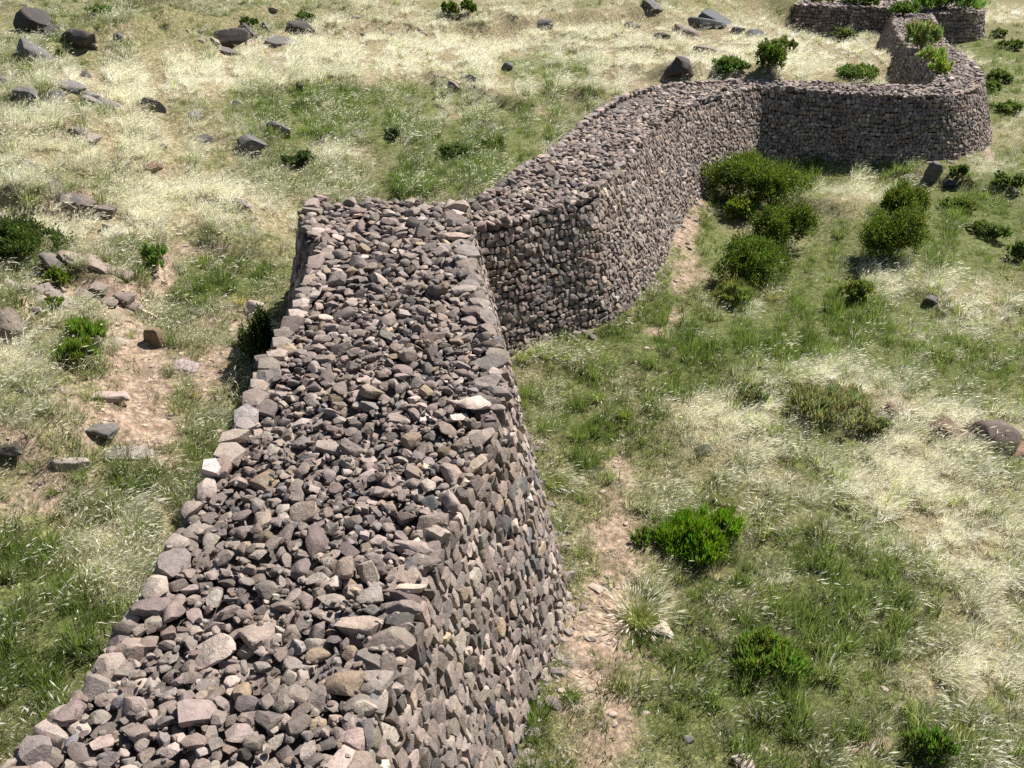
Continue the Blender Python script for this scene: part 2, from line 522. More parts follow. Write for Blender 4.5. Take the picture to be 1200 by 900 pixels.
DRY = [(220, 26, 120, 24, -0.9), (60, 40, 70, 20, -0.4), (600, 95, 70, 14, -.3), (80, 225, 60, 22, -.6), (100, 310, 60, 30, -.5), (740, 50, 60, 20, -.3), (230, 300, 120, 14, -.3), (250, 90, 330, 26, .5), (450, 20, 250, 30, .5), (230, 100, 120, 14, .9), (350, 55, 160, 14, .8), (120, 180, 160, 70, .55), (220, 230, 120, 30, .55), (260, 140, 120, 26, .5), (80, 262, 110, 10, 1), (130, 270, 60, 10, 1), (410, 182, 45, 16, 1), (480, 70, 160, 30, .6), (540, 110, 110, 30, .55), (700, 60, 140, 40, .6), (850, 60, 130, 40, .8), (960, 50, 90, 30, 1), (1035, 72, 26, 32, 1.4), (1010, 40, 40, 14, 1.2), (1170, 18, 50, 12, 1.2), (1120, 75, 45, 9, 1),
       (100, 600, 80, 50, .6), (130, 660, 60, 40, .7), (60, 480, 60, 36, .4), (20, 420, 50, 30, .7), (900, 190, 90, 9, 1.1), (965, 225, 70, 14, .6), (1015, 215, 18, 24, .8), (1000, 250, 40, 14, .5), (950, 440, 90, 28, 1), (850, 480, 90, 34, .8), (870, 520, 70, 24, .6), (1040, 560, 140, 40, .8), (1110, 500, 130, 26, .8), (1140, 370, 90, 50, .6), (1060, 330, 60, 24, .6), (1110, 640, 110, 60, .75), (1170, 700, 60, 100, .6), (1140, 790, 60, 24, .9), (1080, 600, 60, 40, .6), (770, 690, 30, 24, .4), (900, 680, 30, 20, .8), (780, 650, 40, 16, .5), (820, 600, 120, 36, .25), (660, 420, 70, 14, .4), (830, 220, 30, 14, .6), (1180, 150, 30, 40, .5), (1140, 200, 30, 10, .7)]
GREEN = [(440, 130, 100, 34, .8), (330, 125, 70, 26, .6), (560, 190, 90, 34, .8), (510, 212, 70, 14, .9), (650, 85, 60, 34, .55), (590, 150, 70, 14, .5), (230, 330, 70, 16, .9), (280, 320, 60, 26, .7), (205, 345, 40, 14, .9), (300, 170, 50, 24, .4), (240, 520, 60, 40, .5), (30, 650, 50, 60, .9), (20, 730, 70, 60, .8), (90, 760, 70, 60, .7), (30, 830, 60, 50, .5), (130, 200, 30, 24, .3), (40, 220, 60, 14, .4),
         (660, 470, 50, 50, .7), (750, 420, 130, 26, .8), (870, 380, 120, 46, .85), (850, 430, 60, 18, .6), (1040, 400, 150, 60, .8), (1170, 420, 90, 30, .8), (960, 340, 80, 40, .7), (840, 290, 30, 40, .8), (930, 220, 50, 20, .7), (1120, 260, 90, 36, .8), (1180, 210, 40, 40, .8), (1020, 185, 60, 8, .9), (720, 500, 70, 60, .5), (950, 480, 60, 40, .5), (970, 540, 60, 36, .6), (1000, 700, 60, 90, 1), (930, 760, 90, 60, 1), (900, 680, 60, 40, .4), (1090, 870, 90, 50, .8), (930, 850, 110, 60, .6), (790, 620, 100, 40, .4), (800, 850, 110, 70, .5), (1010, 640, 60, 40, .6), (760, 750, 60, 40, .5), (650, 690, 16, 90, .9), (640, 840, 14, 60, 1), (1150, 300, 60, 30, .5), (1120, 55, 90, 14, .6), (1165, 90, 50, 30, .8), (1100, 130, 30, 14, .6)]


def field(lst, u, v, du, dv):
    s = np.zeros_like(u)
    uu = u + du; vv = v + dv
    for a, b, ra, rb, w in lst:
        s = s + w * np.exp(-(((uu - a) / ra) ** 2 + ((vv - b) / rb) ** 2) * 1.1)
    return s


def cover(x, y, z):
    u, v, zc = project(np.stack([x, y, z], -1))
    k = np.clip(16.0 / np.maximum(zc, 4), 0.15, 1.4)
    du = fbm(x / 1.6, y / 1.6, 31, 4) * 90 * k; dv = fbm(x / 1.6, y / 1.6, 57, 4) * 70 * k
    n1 = fbm(x / 2.5, y / 2.5, 71, 5); n2 = fbm(x / 1.2, y / 1.2, 83, 4)
    inside = smooth(-300, -120, u) * (1 - smooth(1330, 1500, u)) * (zc > 3)
    dirt = field(DIRT, u, v, du, dv) * inside
    dry = field(DRY, u, v, du, dv) * inside
    grn = field(GREEN, u, v, du, dv) * inside
    hill = smooth(1.6, 3.0, z)
    face = bank_face(x, y)[1]
    dirt = np.clip(dirt + 0.75 * face * (0.6 + 1.2 * n2) * 0.6, 0, 1.2)
    dirt = np.clip(dirt * (1.0 + 1.7 * n2) + 0.5 * np.maximum(n1 - 0.12, 0), 0, 1)
    grn = grn * (1 + 0.5 * hill)
    dry = np.clip(dry + 0.10 + 0.20 * hill * (1 - np.clip(grn, 0, 1)) - 0.25 * np.clip(grn, 0, 1) * hill + 1.3 * n1, 0, 1.3)
    grn = np.clip(grn + 0.16 - 1.1 * n1 + 0.5 * n2 - 0.12 * hill, 0, 1.2)
    return dirt, dry, grn


# ------------------------------------------------------------------ mesh helper
def mesh_from(name, V, T, tint=None, smooth_shade=True, mats=(), mi=None):
    me = bpy.data.meshes.new(name)
    V = np.asarray(V, np.float32); T = np.asarray(T, np.int32)
    me.vertices.add(len(V)); me.vertices.foreach_set("co", V.ravel())
    k = T.shape[1]
    me.loops.add(T.size); me.loops.foreach_set("vertex_index", T.ravel())
    me.polygons.add(len(T))
    me.polygons.foreach_set("loop_start", np.arange(len(T), dtype=np.int32) * k)
    me.polygons.foreach_set("loop_total", np.full(len(T), k, np.int32))
    me.polygons.foreach_set("use_smooth", np.full(len(T), smooth_shade, bool))
    for m in mats:
        me.materials.append(m)
    if mi is not None:
        me.polygons.foreach_set("material_index", np.asarray(mi, np.int32))
    if tint is not None:
        a = me.attributes.new("tint", 'FLOAT_COLOR', 'POINT')
        a.data.foreach_set("color", np.hstack([np.asarray(tint, np.float32), np.ones((len(V), 1), np.float32)]).ravel())
    me.update(calc_edges=True)
    return me


def link(name, me, parent=None):
    o = bpy.data.objects.new(name, me)
    COL.objects.link(o)
    if parent is not None:
        o.parent = parent
    return o


def tag(o, label=None, cat=None, group=None, kind=None):
    if label: o["label"] = label
    if cat: o["category"] = cat
    if group: o["group"] = group
    if kind: o["kind"] = kind
    return o


def empty(name, loc):
    o = bpy.data.objects.new(name, None)
    o.location = loc
    o.empty_display_size = 0.2
    COL.objects.link(o)
    return o


# ------------------------------------------------------------------ ground sheet
def axis(segs):
    out = [segs[0][0]]
    for a, b, s in segs:
        n = max(1, int(round((b - a) / s)))
        out += list(a + (b - a) * (np.arange(n) + 1) / n)
    return np.array(out)


gx = axis([(-900, -300, 60), (-300, -110, 20), (-110, -45, 2.5), (-45, -16, 0.45), (-16, 16, 0.2), (16, 48, 0.4), (48, 125, 2.5), (125, 300, 20), (300, 900, 60)])
gy = axis([(-500, -100, 50), (-100, -30, 8), (-30, 5, 1.2), (5, 34, 0.19), (34, 60, 0.33), (60, 100, 0.6), (100, 225, 3), (225, 400, 20), (400, 1400, 80)])
GX, GY = np.meshgrid(gx, gy)
gz = ground(GX.ravel(), GY.ravel())
dirt, dry, grn = cover(GX.ravel(), GY.ravel(), gz)
nx, ny = len(gx), len(gy)
idx = np.arange(nx * ny).reshape(ny, nx)
Q = np.stack([idx[:-1, :-1], idx[:-1, 1:], idx[1:, 1:], idx[1:, :-1]], -1).reshape(-1, 4)
me = mesh_from("ground", np.stack([GX.ravel(), GY.ravel(), gz], 1), Q, mats=(M_GROUND,))
a = me.attributes.new("cover", 'FLOAT_COLOR', 'POINT')
a.data.foreach_set("color", np.stack([dirt, np.clip(dry, 0, 1), np.clip(grn, 0, 1), np.ones_like(dirt)], 1).astype(np.float32).ravel())
tag(link("ground", me), "rolling grassy hillside under the stone wall with worn dirt paths", "hillside", kind="structure")


# ------------------------------------------------------------------ rock shapes
def ico(sub):
    bm = bmesh.new()
    bmesh.ops.create_icosphere(bm, subdivisions=sub, radius=1.0)
    V = np.array([v.co[:] for v in bm.verts]); T = np.array([[v.index for v in f.verts] for f in bm.faces])
    bm.free()
    return V, T


ICO = {k: ico(k) for k in (1, 2, 3, 4)}


def sines(V, r, freq, n=6):
    s = np.zeros(len(V))
    for _ in range(n):
        d = r.normal(size=3); d /= np.linalg.norm(d)
        s += np.sin(V @ d * freq * r.uniform(0.7, 1.4) + r.uniform(0, 6.28))
    return s / n


def rock_shape(seed, sub, boxy=0.0, cuts=9, rough=0.05, flat=0.0):
    r = np.random.default_rng(seed)
    V, T = ICO[sub]
    V = V.copy()
    if boxy > 0:
        p = 1.0 - 0.55 * boxy
        V = np.sign(V) * np.abs(V) ** p
        V /= np.abs(V).max()
    nn = r.normal(size=(cuts, 3)); nn /= np.linalg.norm(nn, axis=1)[:, None]
    if boxy > 0:
        nn[:3] = np.eye(3) * r.choice([-1, 1], 3)[:, None] + r.normal(size=(3, 3)) * 0.15
        nn /= np.linalg.norm(nn, axis=1)[:, None]
    for n in nn:
        d = r.uniform(0.46, 0.84) if boxy < 0.48 else r.uniform(0.58, 0.92)
        e = V @ n - d
        V = V - np.maximum(e, 0)[:, None] * n[None] * 0.94
    if flat > 0:
        for sg in (-1, 1):
            n = np.array([r.normal(0, 0.10), sg, r.normal(0, 0.10)]); n /= np.linalg.norm(n)
            V = V - np.maximum(V @ n - flat * r.uniform(0.85, 1.15), 0)[:, None] * n[None] * 0.94
    V = V * (1 + rough * sines(V, r, 5)[:, None] + rough * 0.5 * sines(V, r, 12)[:, None])
    V -= (V.max(0) + V.min(0)) / 2
    V /= (V.max(0) - V.min(0))[None] / 2
    return V, T


SHAPES = {
    'rub3': [rock_shape(100 + i, 3, 0.0 if i % 3 else 0.45, 13 + i % 6, 0.04) for i in range(30)],
    'rub2': [rock_shape(200 + i, 2, 0.0 if i % 3 else 0.45, 11, 0.015) for i in range(24)],
    'box3': [rock_shape(300 + i, 3, 0.6, 7, 0.035, 0.6) for i in range(30)],
    'box2': [rock_shape(400 + i, 2, 0.5, 6, 0.03, 0.62) for i in range(20)],
}
SHAPES['tiny'] = [rock_shape(600 + i, 1, 0.3, 4, 0.05) for i in range(20)]
SHARED = {}


def shared_mesh(kind, i):
    if (kind, i) not in SHARED:
        V, T = SHAPES[kind][i]
        me = mesh_from("stone_block", V, T, mats=(M_STONE_O,))
        me.set_sharp_from_angle(angle=math.radians(29))
        SHARED[(kind, i)] = me
    return SHARED[(kind, i)]


PAL = np.array([(0.33, 0.268, 0.235), (0.27, 0.215, 0.19), (0.38, 0.31, 0.275), (0.215, 0.178, 0.162), (0.34, 0.262, 0.22), (0.43, 0.365, 0.32),
                (0.30, 0.237, 0.21), (0.25, 0.215, 0.20), (0.17, 0.162, 0.168), (0.37, 0.28, 0.20)])
PW = np.array([.17, .16, .12, .12, .13, .05, .12, .08, .02, .03]); PW = PW / PW.sum()


def tints(n, bright=1.0):
    c = PAL[rng.choice(len(PAL), n, p=PW)]
    return np.clip(c * rng.normal(0.70, 0.15, (n, 1)) * np.where(rng.random((n, 1)) < 0.12, 1.5, 1.0) * np.array([0.99, 1.0, 0.985])[None] * rng.normal(1, 0.02, (n, 3)) * bright, 0.03, 0.6)


def basis(x, y, z):
    return np.stack([x, y, z], -1)


def rand_rot(n, tilt):
    """random yaw and a tilt of up to `tilt` radians"""
    a = rng.uniform(0, 2 * np.pi, n); b = rng.normal(0, tilt, n); c = rng.normal(0, tilt, n)
    Rz = np.zeros((n, 3, 3)); Rx = np.zeros((n, 3, 3)); Ry = np.zeros((n, 3, 3))
    Rz[:, 0, 0] = np.cos(a); Rz[:, 0, 1] = -np.sin(a); Rz[:, 1, 0] = np.sin(a); Rz[:, 1, 1] = np.cos(a); Rz[:, 2, 2] = 1
    Rx[:, 1, 1] = np.cos(b); Rx[:, 1, 2] = -np.sin(b); Rx[:, 2, 1] = np.sin(b); Rx[:, 2, 2] = np.cos(b); Rx[:, 0, 0] = 1
    Ry[:, 0, 0] = np.cos(c); Ry[:, 0, 2] = np.sin(c); Ry[:, 2, 0] = -np.sin(c); Ry[:, 2, 2] = np.cos(c); Ry[:, 1, 1] = 1
    return Ry @ Rx @ Rz


def small_rot(n, s):
    w = rng.normal(0, s, (n, 3))
    R_ = np.zeros((n, 3, 3))
    for i in range(n):
        R_[i] = np.array(Matrix.Rotation(w[i, 0], 3, 'X') @ Matrix.Rotation(w[i, 1], 3, 'Y') @ Matrix.Rotation(w[i, 2], 3, 'Z'))
    return R_


# stones are kept as records: centre, rotation, half size, tint
class Stones:
    def __init__(s):
        s.c, s.r, s.h, s.t, s.n = [], [], [], [], []

    def add(s, c, r, h, t, n=None):
        s.c.append(np.asarray(c)); s.r.append(np.asarray(r)); s.h.append(np.asarray(h)); s.t.append(np.asarray(t))
        s.n.append(np.asarray(n) if n is not None else np.tile([0, 0, 1.0], (len(c), 1)))

    def done(s):
        s.c, s.r, s.h, s.t, s.n = (np.concatenate(q) for q in (s.c, s.r, s.h, s.t, s.n))


RUB, COP, FAC = Stones(), Stones(), Stones()

# --- rubble on top: dart throwing by size, over the whole plan
def strip_z(k, x, y):
    L, R, bat = EDGES[k]
    C = (L + R) / 2
    d = (x[:, None] - C[None, :, 0]) ** 2 + (y[:, None] - C[None, :, 1]) ** 2
    if k == 'C' or k == 'B':
        w = 1 / (d + 0.05) ** 2
        return (w * C[None, :, 2]).sum(1) / w.sum(1)
    w = 1 / (d + 0.05) ** 3
    return (w * C[None, :, 2]).sum(1) / w.sum(1)


def darts(k, radii_plan, seed):
    r_ = np.random.default_rng(seed)
    poly = TOPPOLY[k]
    x0, y0 = poly.min(0); x1, y1 = poly.max(0)
    cell = 0.25
    grid = {}
    out = []
    for rlo, rhi, dens, over in radii_plan:
        n = int((x1 - x0) * (y1 - y0) * dens)
        px = r_.uniform(x0, x1, n); py = r_.uniform(y0, y1, n)
        ok = pip(px, py, poly)
        px, py = px[ok], py[ok]
        rr = r_.uniform(rlo, rhi, len(px))
        for x, y, r in zip(px, py, rr):
            cx_, cy_ = int(x / cell), int(y / cell)
            bad = False
            for i in (-2, -1, 0, 1, 2):
                for j in (-2, -1, 0, 1, 2):
                    for (a, b, q) in grid.get((cx_ + i, cy_ + j), ()):
                        if (a - x) ** 2 + (b - y) ** 2 < ((q + r) * over) ** 2:
                            bad = True; break
                    if bad: break
                if bad: break
            if not bad:
                grid.setdefault((cx_, cy_), []).append((x, y, r))
                out.append((x, y, r))
    return np.array(out)


for k, plan in (('A', [(0.15, 0.205, 2.2, 1.5), (0.10, 0.135, 22, 1.02), (0.08, 0.10, 110, 0.86), (0.058, 0.08, 140, 0.82)]),
                ('B', [(0.13, 0.18, 1.2, 1.4), (0.085, 0.12, 20, 1.0), (0.07, 0.09, 110, 0.88), (0.055, 0.07, 100, 0.85)]),
                ('C', [(0.15, 0.22, 6, 1.0), (0.12, 0.16, 30, 0.9)])):
    D = darts(k, plan, 5)
    if k == 'B':
        m = pip(D[:, 0], D[:, 1], TOPPOLY['A']); D = D[~m]
    if k == 'C':
        m = pip(D[:, 0], D[:, 1], TOPPOLY['B']); D = D[~m]
    n = len(D)
    z = strip_z(k, D[:, 0], D[:, 1])
    h = D[:, 2:3] * np.stack([rng.uniform(1.0, 1.65, n), rng.uniform(0.8, 1.1, n), rng.uniform(0.42, 0.8, n)], 1)
    zz = z - 0.10 + h[:, 2] * 0.55 + rng.normal(0, 0.025, n) + fbm(D[:, 0] / 1.2, D[:, 1] / 1.2, 5, 3) * 0.16
    t = tints(n)
    RUB.add(np.stack([D[:, 0], D[:, 1], zz], 1), rand_rot(n, 0.27), h, t)
    # a bed of stones below, closing the gaps
    poly = TOPPOLY[k]
    area = 0.5 * abs(np.dot(poly[:, 0], np.roll(poly[:, 1], 1)) - np.dot(poly[:, 1], np.roll(poly[:, 0], 1)))
    m = int(area * 9)
    px = rng.uniform(poly[:, 0].min(), poly[:, 0].max(), m * 12); py = rng.uniform(poly[:, 1].min(), poly[:, 1].max(), m * 12)
    ok = pip(px, py, poly)
    px, py = px[ok][:m], py[ok][:m]
    m = len(px)
    r = rng.uniform(0.08, 0.14, (m, 1))
    h = r * np.stack([rng.uniform(1.0, 1.5, m), rng.uniform(0.85, 1.15, m), rng.uniform(0.55, 0.85, m)], 1)
    z = strip_z(k, px, py)
    RUB.add(np.stack([px, py, z - 0.17 + rng.normal(0, 0.02, m)], 1), rand_rot(m, 0.4), h, tints(m))


poly = TOPPOLY['A']
px = rng.uniform(poly[:, 0].min(), poly[:, 0].max(), 16000); py = rng.uniform(5, 17, 16000)
ok = pip(px, py, poly); px, py = px[ok][:1600], py[ok][:1600]
m = len(px)
r = rng.uniform(0.025, 0.05, (m, 1))
h = r * np.stack([rng.uniform(1.0, 1.6, m), rng.uniform(0.8, 1.1, m), rng.uniform(0.5, 0.9, m)], 1)
RUB.add(np.stack([px, py, strip_z('A', px, py) - 0.04 + rng.normal(0, 0.03, m)], 1), rand_rot(m, 0.5), h, tints(m, 0.95))

# --- coping and facing stones along the edges
def walk(P, side, bat, key, gfun=None, cope=(0.2, 0.5), cope_w=(0.22, 0.42), row=(0.13, 0.20), wid=(0.12, 0.27), faces=True, cope_tint=1.05):
    nrm, tan = normals2(P, side)
    seg = np.linalg.norm(np.diff(P[:, :2], axis=0), axis=1)
    s = np.concatenate([[0], np.cumsum(seg)])
    # coping
    pos = 0.0
    cs = []
    while pos < s[-1]:
        l = rng.uniform(*cope); cs.append((pos + l / 2, l)); pos += l * 0.97
    cs = np.array(cs)
    n = len(cs)
    ip = lambda arr, q: np.stack([np.interp(q, s, arr[:, j]) for j in range(arr.shape[1])], 1)
    c = ip(P, cs[:, 0]); nn = ip(nrm, cs[:, 0]); tt = ip(tan, cs[:, 0])
    dz = np.interp(cs[:, 0], s, np.gradient(P[:, 2]) / (np.concatenate([seg, seg[-1:]]) + 1e-6))
    w = rng.uniform(*cope_w, n); hh = rng.uniform(0.15, 0.26, n)
    X = np.stack([tt[:, 0], tt[:, 1], np.clip(dz, -.5, .5)], 1); X /= np.linalg.norm(X, axis=1)[:, None]
    Y = np.stack([nn[:, 0], nn[:, 1], np.zeros(n)], 1) * 1.0
    Y /= np.linalg.norm(Y, axis=1)[:, None]
    Z = np.cross(X, Y); Zs = np.sign(Z[:, 2:3]); Z *= Zs; X = X * 1.0
    Y = np.cross(Z, X)
    Rm = basis(X, Y, Z) @ small_rot(n, 0.15)
    off = -w * 0.5 + 0.04 + rng.normal(0, 0.05, n)
    cc = c.copy(); cc[:, :2] += nn * off[:, None]; cc[:, 2] += -hh * 0.42 + rng.normal(0.03, 0.025, n)
    COP.add(cc, Rm, np.stack([cs[:, 1] * 0.53, w * 0.55, hh * 0.56], 1), tints(n, cope_tint), np.stack([nn[:, 0], nn[:, 1], np.zeros(n) + .5], 1))
    if not faces:
        return
    # facing rows, each walked along its own offset line
    depth = 0.16
    k = 0
    g0 = ground(P[:, 0] + nrm[:, 0] * 1.0, P[:, 1] + nrm[:, 1] * 1.0)
    maxd = float((P[:, 2] - g0).max()) + 0.5
    while depth < maxd:
        hrow = rng.uniform(*row)
        dd = depth + hrow / 2
        Lx = P.copy()
        Lx[:, :2] += nrm * (bat * dd); Lx[:, 2] -= dd
        sg = np.linalg.norm(np.diff(Lx[:, :2], axis=0), axis=1)
        ss = np.concatenate([[0], np.cumsum(sg)])
        pos = rng.uniform(0, 0.2)
        lst = []
        while pos < ss[-1]:
            l = rng.uniform(*wid) * rng.uniform(0.8, 1.15); lst.append((pos + l / 2, l)); pos += l * 0.985
        q = np.array(lst)
        n = len(q)
        ipq = lambda arr: np.stack([np.interp(q[:, 0], ss, arr[:, j]) for j in range(arr.shape[1])], 1)
        c = ipq(Lx); nn = ipq(nrm); tt = ipq(tan)
        wob = fbm(q[:, 0] / 1.1, np.full(n, k * 0.10), 41, 2) * 0.30 + rng.normal(0, 0.020, n)
        c[:, 2] += wob; c[:, :2] -= nn * (bat * wob)[:, None]
        gg = ground(c[:, 0], c[:, 1])
        ok = c[:, 2] > gg - 0.25
        for key2, poly in TOPPOLY.items():
            if key2 != key:
                ok &= ~(pip(c[:, 0], c[:, 1], poly) & (c[:, 2] < strip_z(key2, c[:, 0], c[:, 1]) - 0.15))
        c, nn, tt, q = c[ok], nn[ok], tt[ok], q[ok]
        n = len(c)
        if n:
            nl = np.linalg.norm(nn, axis=1)[:, None]
            Y = np.stack([nn[:, 0], nn[:, 1], np.full(n, bat)], 1) / nl; Y /= np.linalg.norm(Y, axis=1)[:, None]
            X = np.stack([tt[:, 0], tt[:, 1], np.zeros(n)], 1); X /= np.linalg.norm(X, axis=1)[:, None]
            X = X - (X * Y).sum(1)[:, None] * Y; X /= np.linalg.norm(X, axis=1)[:, None]
            Z = np.cross(X, Y); Z *= np.sign(Z[:, 2:3])
            a_ = rng.normal(0, 0.13, n); ca, sa = np.cos(a_)[:, None], np.sin(a_)[:, None]
            X, Z = X * ca + Z * sa, Z * ca - X * sa
            Rm = basis(X, Y, Z) @ small_rot(n, 0.05)
            dep = rng.uniform(0.13, 0.2, n)
            hs = rng.uniform(0.85, 1.12, n) * hrow
            c = c + Y * (-dep * 0.75 + rng.normal(0.0, 0.016, n))[:, None]
            FAC.add(c, Rm, np.stack([q[:, 1] * 0.555, dep, hs * 0.61], 1), tints(n), Y)
        depth += hrow * 0.97
        k += 1


La, Ra, ba = EDGES['A']
walk(Ra, 1, ba, 'A', cope=(0.2, 0.48), cope_w=(0.26, 0.6), row=(0.16, 0.25), wid=(0.13, 0.32))
walk(La, -1, ba, 'A', cope=(0.22, 0.52), cope_w=(0.26, 0.44), row=(0.18, 0.28), wid=(0.16, 0.34), cope_tint=1.25)
walk(np.array([La[-1] * (1 - t) + Ra[-1] * t for t in np.linspace(0, 1, 12)]), -1, ba, 'A')
Lb, Rb, bb = EDGES['B']
walk(Rb, 1, bb, 'B', cope=(0.2, 0.42), cope_w=(0.2, 0.34), row=(0.135, 0.20), wid=(0.12, 0.26))
ib = 8 * 13
walk(Lb[ib:], -1, bb, 'B', cope=(0.2, 0.42), cope_w=(0.2, 0.34), row=(0.17, 0.26), wid=(0.18, 0.4))
walk(Lb[8:ib], -1, bb, 'B', cope=(0.2, 0.42), cope_w=(0.2, 0.34), faces=False)
Lc, Rc, bc = EDGES['C']
endc = np.array([Rc[-1] * (1 - t) + Lc[-1] * t for t in np.linspace(0, 1, 6)])
walk(np.vstack([Rc, endc[1:]]), 1, bc, 'C', cope=(0.25, 0.5), row=(0.2, 0.3), wid=(0.22, 0.44))
walk(Lc, -1, bc, 'C', cope=(0.25, 0.5), faces=False)
for q in (RUB, COP, FAC):
    q.done()

# --- the wall as one thing
wall = empty("stone_wall", (float(La[30][0]), float(La[30][1]), 0.0))
wall["kind"] = "thing"
tag(wall, "long dry-stone wall with a rubble top winding down the grassy hillside", "wall")
WINV = -np.array(wall.location[:])


def core_mesh():
    V, T = [], []
    for k, (L, R, bat) in EDGES.items():
        nR, _ = normals2(R, 1); nL, _ = normals2(L, -1)
        n = len(L); base = sum(len(x) for x in V)
        g = -1.6
        Rt = R.copy(); Rt[:, :2] -= nR * 0.16; Rt[:, 2] -= 0.2
        Lt = L.copy(); Lt[:, :2] -= nL * 0.16; Lt[:, 2] -= 0.2
        gR = np.minimum(ground(R[:, 0], R[:, 1]), CAMZ - 12.0) - 0.6; gL = ground(L[:, 0], L[:, 1]) - 0.8
        Rg = Rt.copy(); Rg[:, :2] += nR * (bat * (Rt[:, 2] - gR))[:, None]; Rg[:, 2] = gR
        Lg = Lt.copy(); Lg[:, :2] += nL * (bat * np.maximum(Lt[:, 2] - gL, 0))[:, None]; Lg[:, 2] = gL
        V.append(np.vstack([Lt, Rt, Rg, Lg]))
        for i in range(n - 1):
            for a, b in ((0, 1), (1, 2), (3, 0)):
                T.append((base + a * n + i, base + b * n + i, base + b * n + i + 1, base + a * n + i + 1))
        for i in (0, n - 1):
            T.append(tuple(base + a * n + i for a in range(4)))
    return np.vstack(V) + WINV, T


V, T = core_mesh()
link("wall_core", mesh_from("wall_core", V, T, mats=(M_CORE,)), wall)


def emit(st_, name, rest_name, kinds, near_sub_limit, n_single=300):
    u, v, zc = project(st_.c)
    size = st_.h.max(1) / np.maximum(zc, 1) * F
    toc = np.array([0, 0, CAMZ]) - st_.c; toc /= np.linalg.norm(toc, axis=1)[:, None]
    facing = (st_.n * toc).sum(1)
    inside = (u > -5) & (u < 1205) & (v > -5) & (v < 905) & (zc > 1) & (facing > 0.03)
    score = np.where(inside, st_.h[:, 0] * st_.h[:, 2] / np.maximum(zc, 1) ** 2, 0)
    if name == 'rubble_stone':
        score = np.where(inside, st_.h[:, 0] * st_.h[:, 1] / np.maximum(zc, 1) ** 2, 0)
        zs = st_.c[:, 2] - 0
        # only stones of the upper layer
        upper = np.zeros(len(zs), bool); upper[UP] = True
        score = np.where(upper, score, 0)
    if name == 'face_stone':
        score = score * np.clip(facing, 0, 1)
    order = np.argsort(-score)
    single = order[:n_single]
    rest = order[n_single:]
    for i in single:
        kind = kinds[0]
        j = rng.integers(len(SHAPES[kind]))
        o = bpy.data.objects.new(name, shared_mesh(kind, int(j)))
        Mx = Matrix([list(st_.r[i][a] * st_.h[i]) + [float(st_.c[i][a] + WINV[a])] for a in range(3)] + [[0, 0, 0, 1]])
        o.parent = wall
        o.matrix_local = Mx
        o.color = (*[float(x) for x in st_.t[i]], 1.0)
        COL.objects.link(o)
    Vs, Ts, Cs = [], [], []
    base = 0
    for i in rest:
        kind = kinds[0] if size[i] > near_sub_limit and inside[i] else kinds[1]
        if size[i] < 3.0 or (not inside[i] and zc[i] > 14) or zc[i] < 3:
            kind = 'tiny'
        SV, ST = SHAPES[kind][rng.integers(len(SHAPES[kind]))]
        vv = (SV * st_.h[i]) @ st_.r[i].T + st_.c[i] + WINV
        Vs.append(vv); Ts.append(ST + base); base += len(vv)
        Cs.append(np.tile(st_.t[i], (len(vv), 1)))
    me = mesh_from(rest_name, np.vstack(Vs), np.vstack(Ts), np.vstack(Cs), mats=(M_STONE_V,))
    me.set_sharp_from_angle(angle=math.radians(29))
    o = link(rest_name, me, wall)
    o["kind"] = "stuff"
    print(name, len(st_.c), "tris", len(me.polygons))


UP = RUB.c[:, 2] > -1e9
zt = np.zeros(len(RUB.c))
UP = np.where(rng.random(len(RUB.c)) >= 0)[0]
emit(RUB, "rubble_stone", "loose_rubble", ('rub3', 'rub2'), 7.5)
emit(COP, "coping_stone", "far_coping", ('rub3', 'rub2'), 8)
emit(FAC, "face_stone", "wall_facing", ('box3', 'box2'), 11)

# ------------------------------------------------------------------ rocks on the hillside (each a thing)
exec_rocks = []


def rock(name, label, u, v, wpx, hpx, tint=(0.2, 0.17, 0.155), depth=0.9, seed=0, yaw=None, group=None, boxy=0.0, tilt=0.15, sub=4, cat="rock", sink=0.45, cuts=14):
    p, t = hit(u, v)
    uu, vv, zc = project(p)
    hw = wpx * zc / F / 2
    dep = math.asin(-ray(u, v)[2] / np.linalg.norm(ray(u, v)))
    hh = max(0.55 * hpx, hpx - wpx * depth * math.sin(dep) * 0.4) * zc / F / math.cos(dep) / 2
    V, T = rock_shape(1000 + seed, sub, boxy, cuts, 0.085)
    V = V * np.array([hw, hw * depth, hh * (1 + sink)])
    V[:, 2] += hh * 0.3
    r = Matrix.Rotation(yaw if yaw is not None else random.uniform(-0.5, 0.5), 3, 'Z') @ Matrix.Rotation(tilt, 3, 'Y')
    V = V @ np.array(r).T
    me = mesh_from(name, V, T, mats=(M_ROCK,))
    me.set_sharp_from_angle(angle=math.radians(42))
    o = link(name, me)
    o.location = (float(p[0]), float(p[1]), float(p[2]) - 0.02)
    o.color = (*tint, 1)
    tag(o, label, cat, group)
    return o


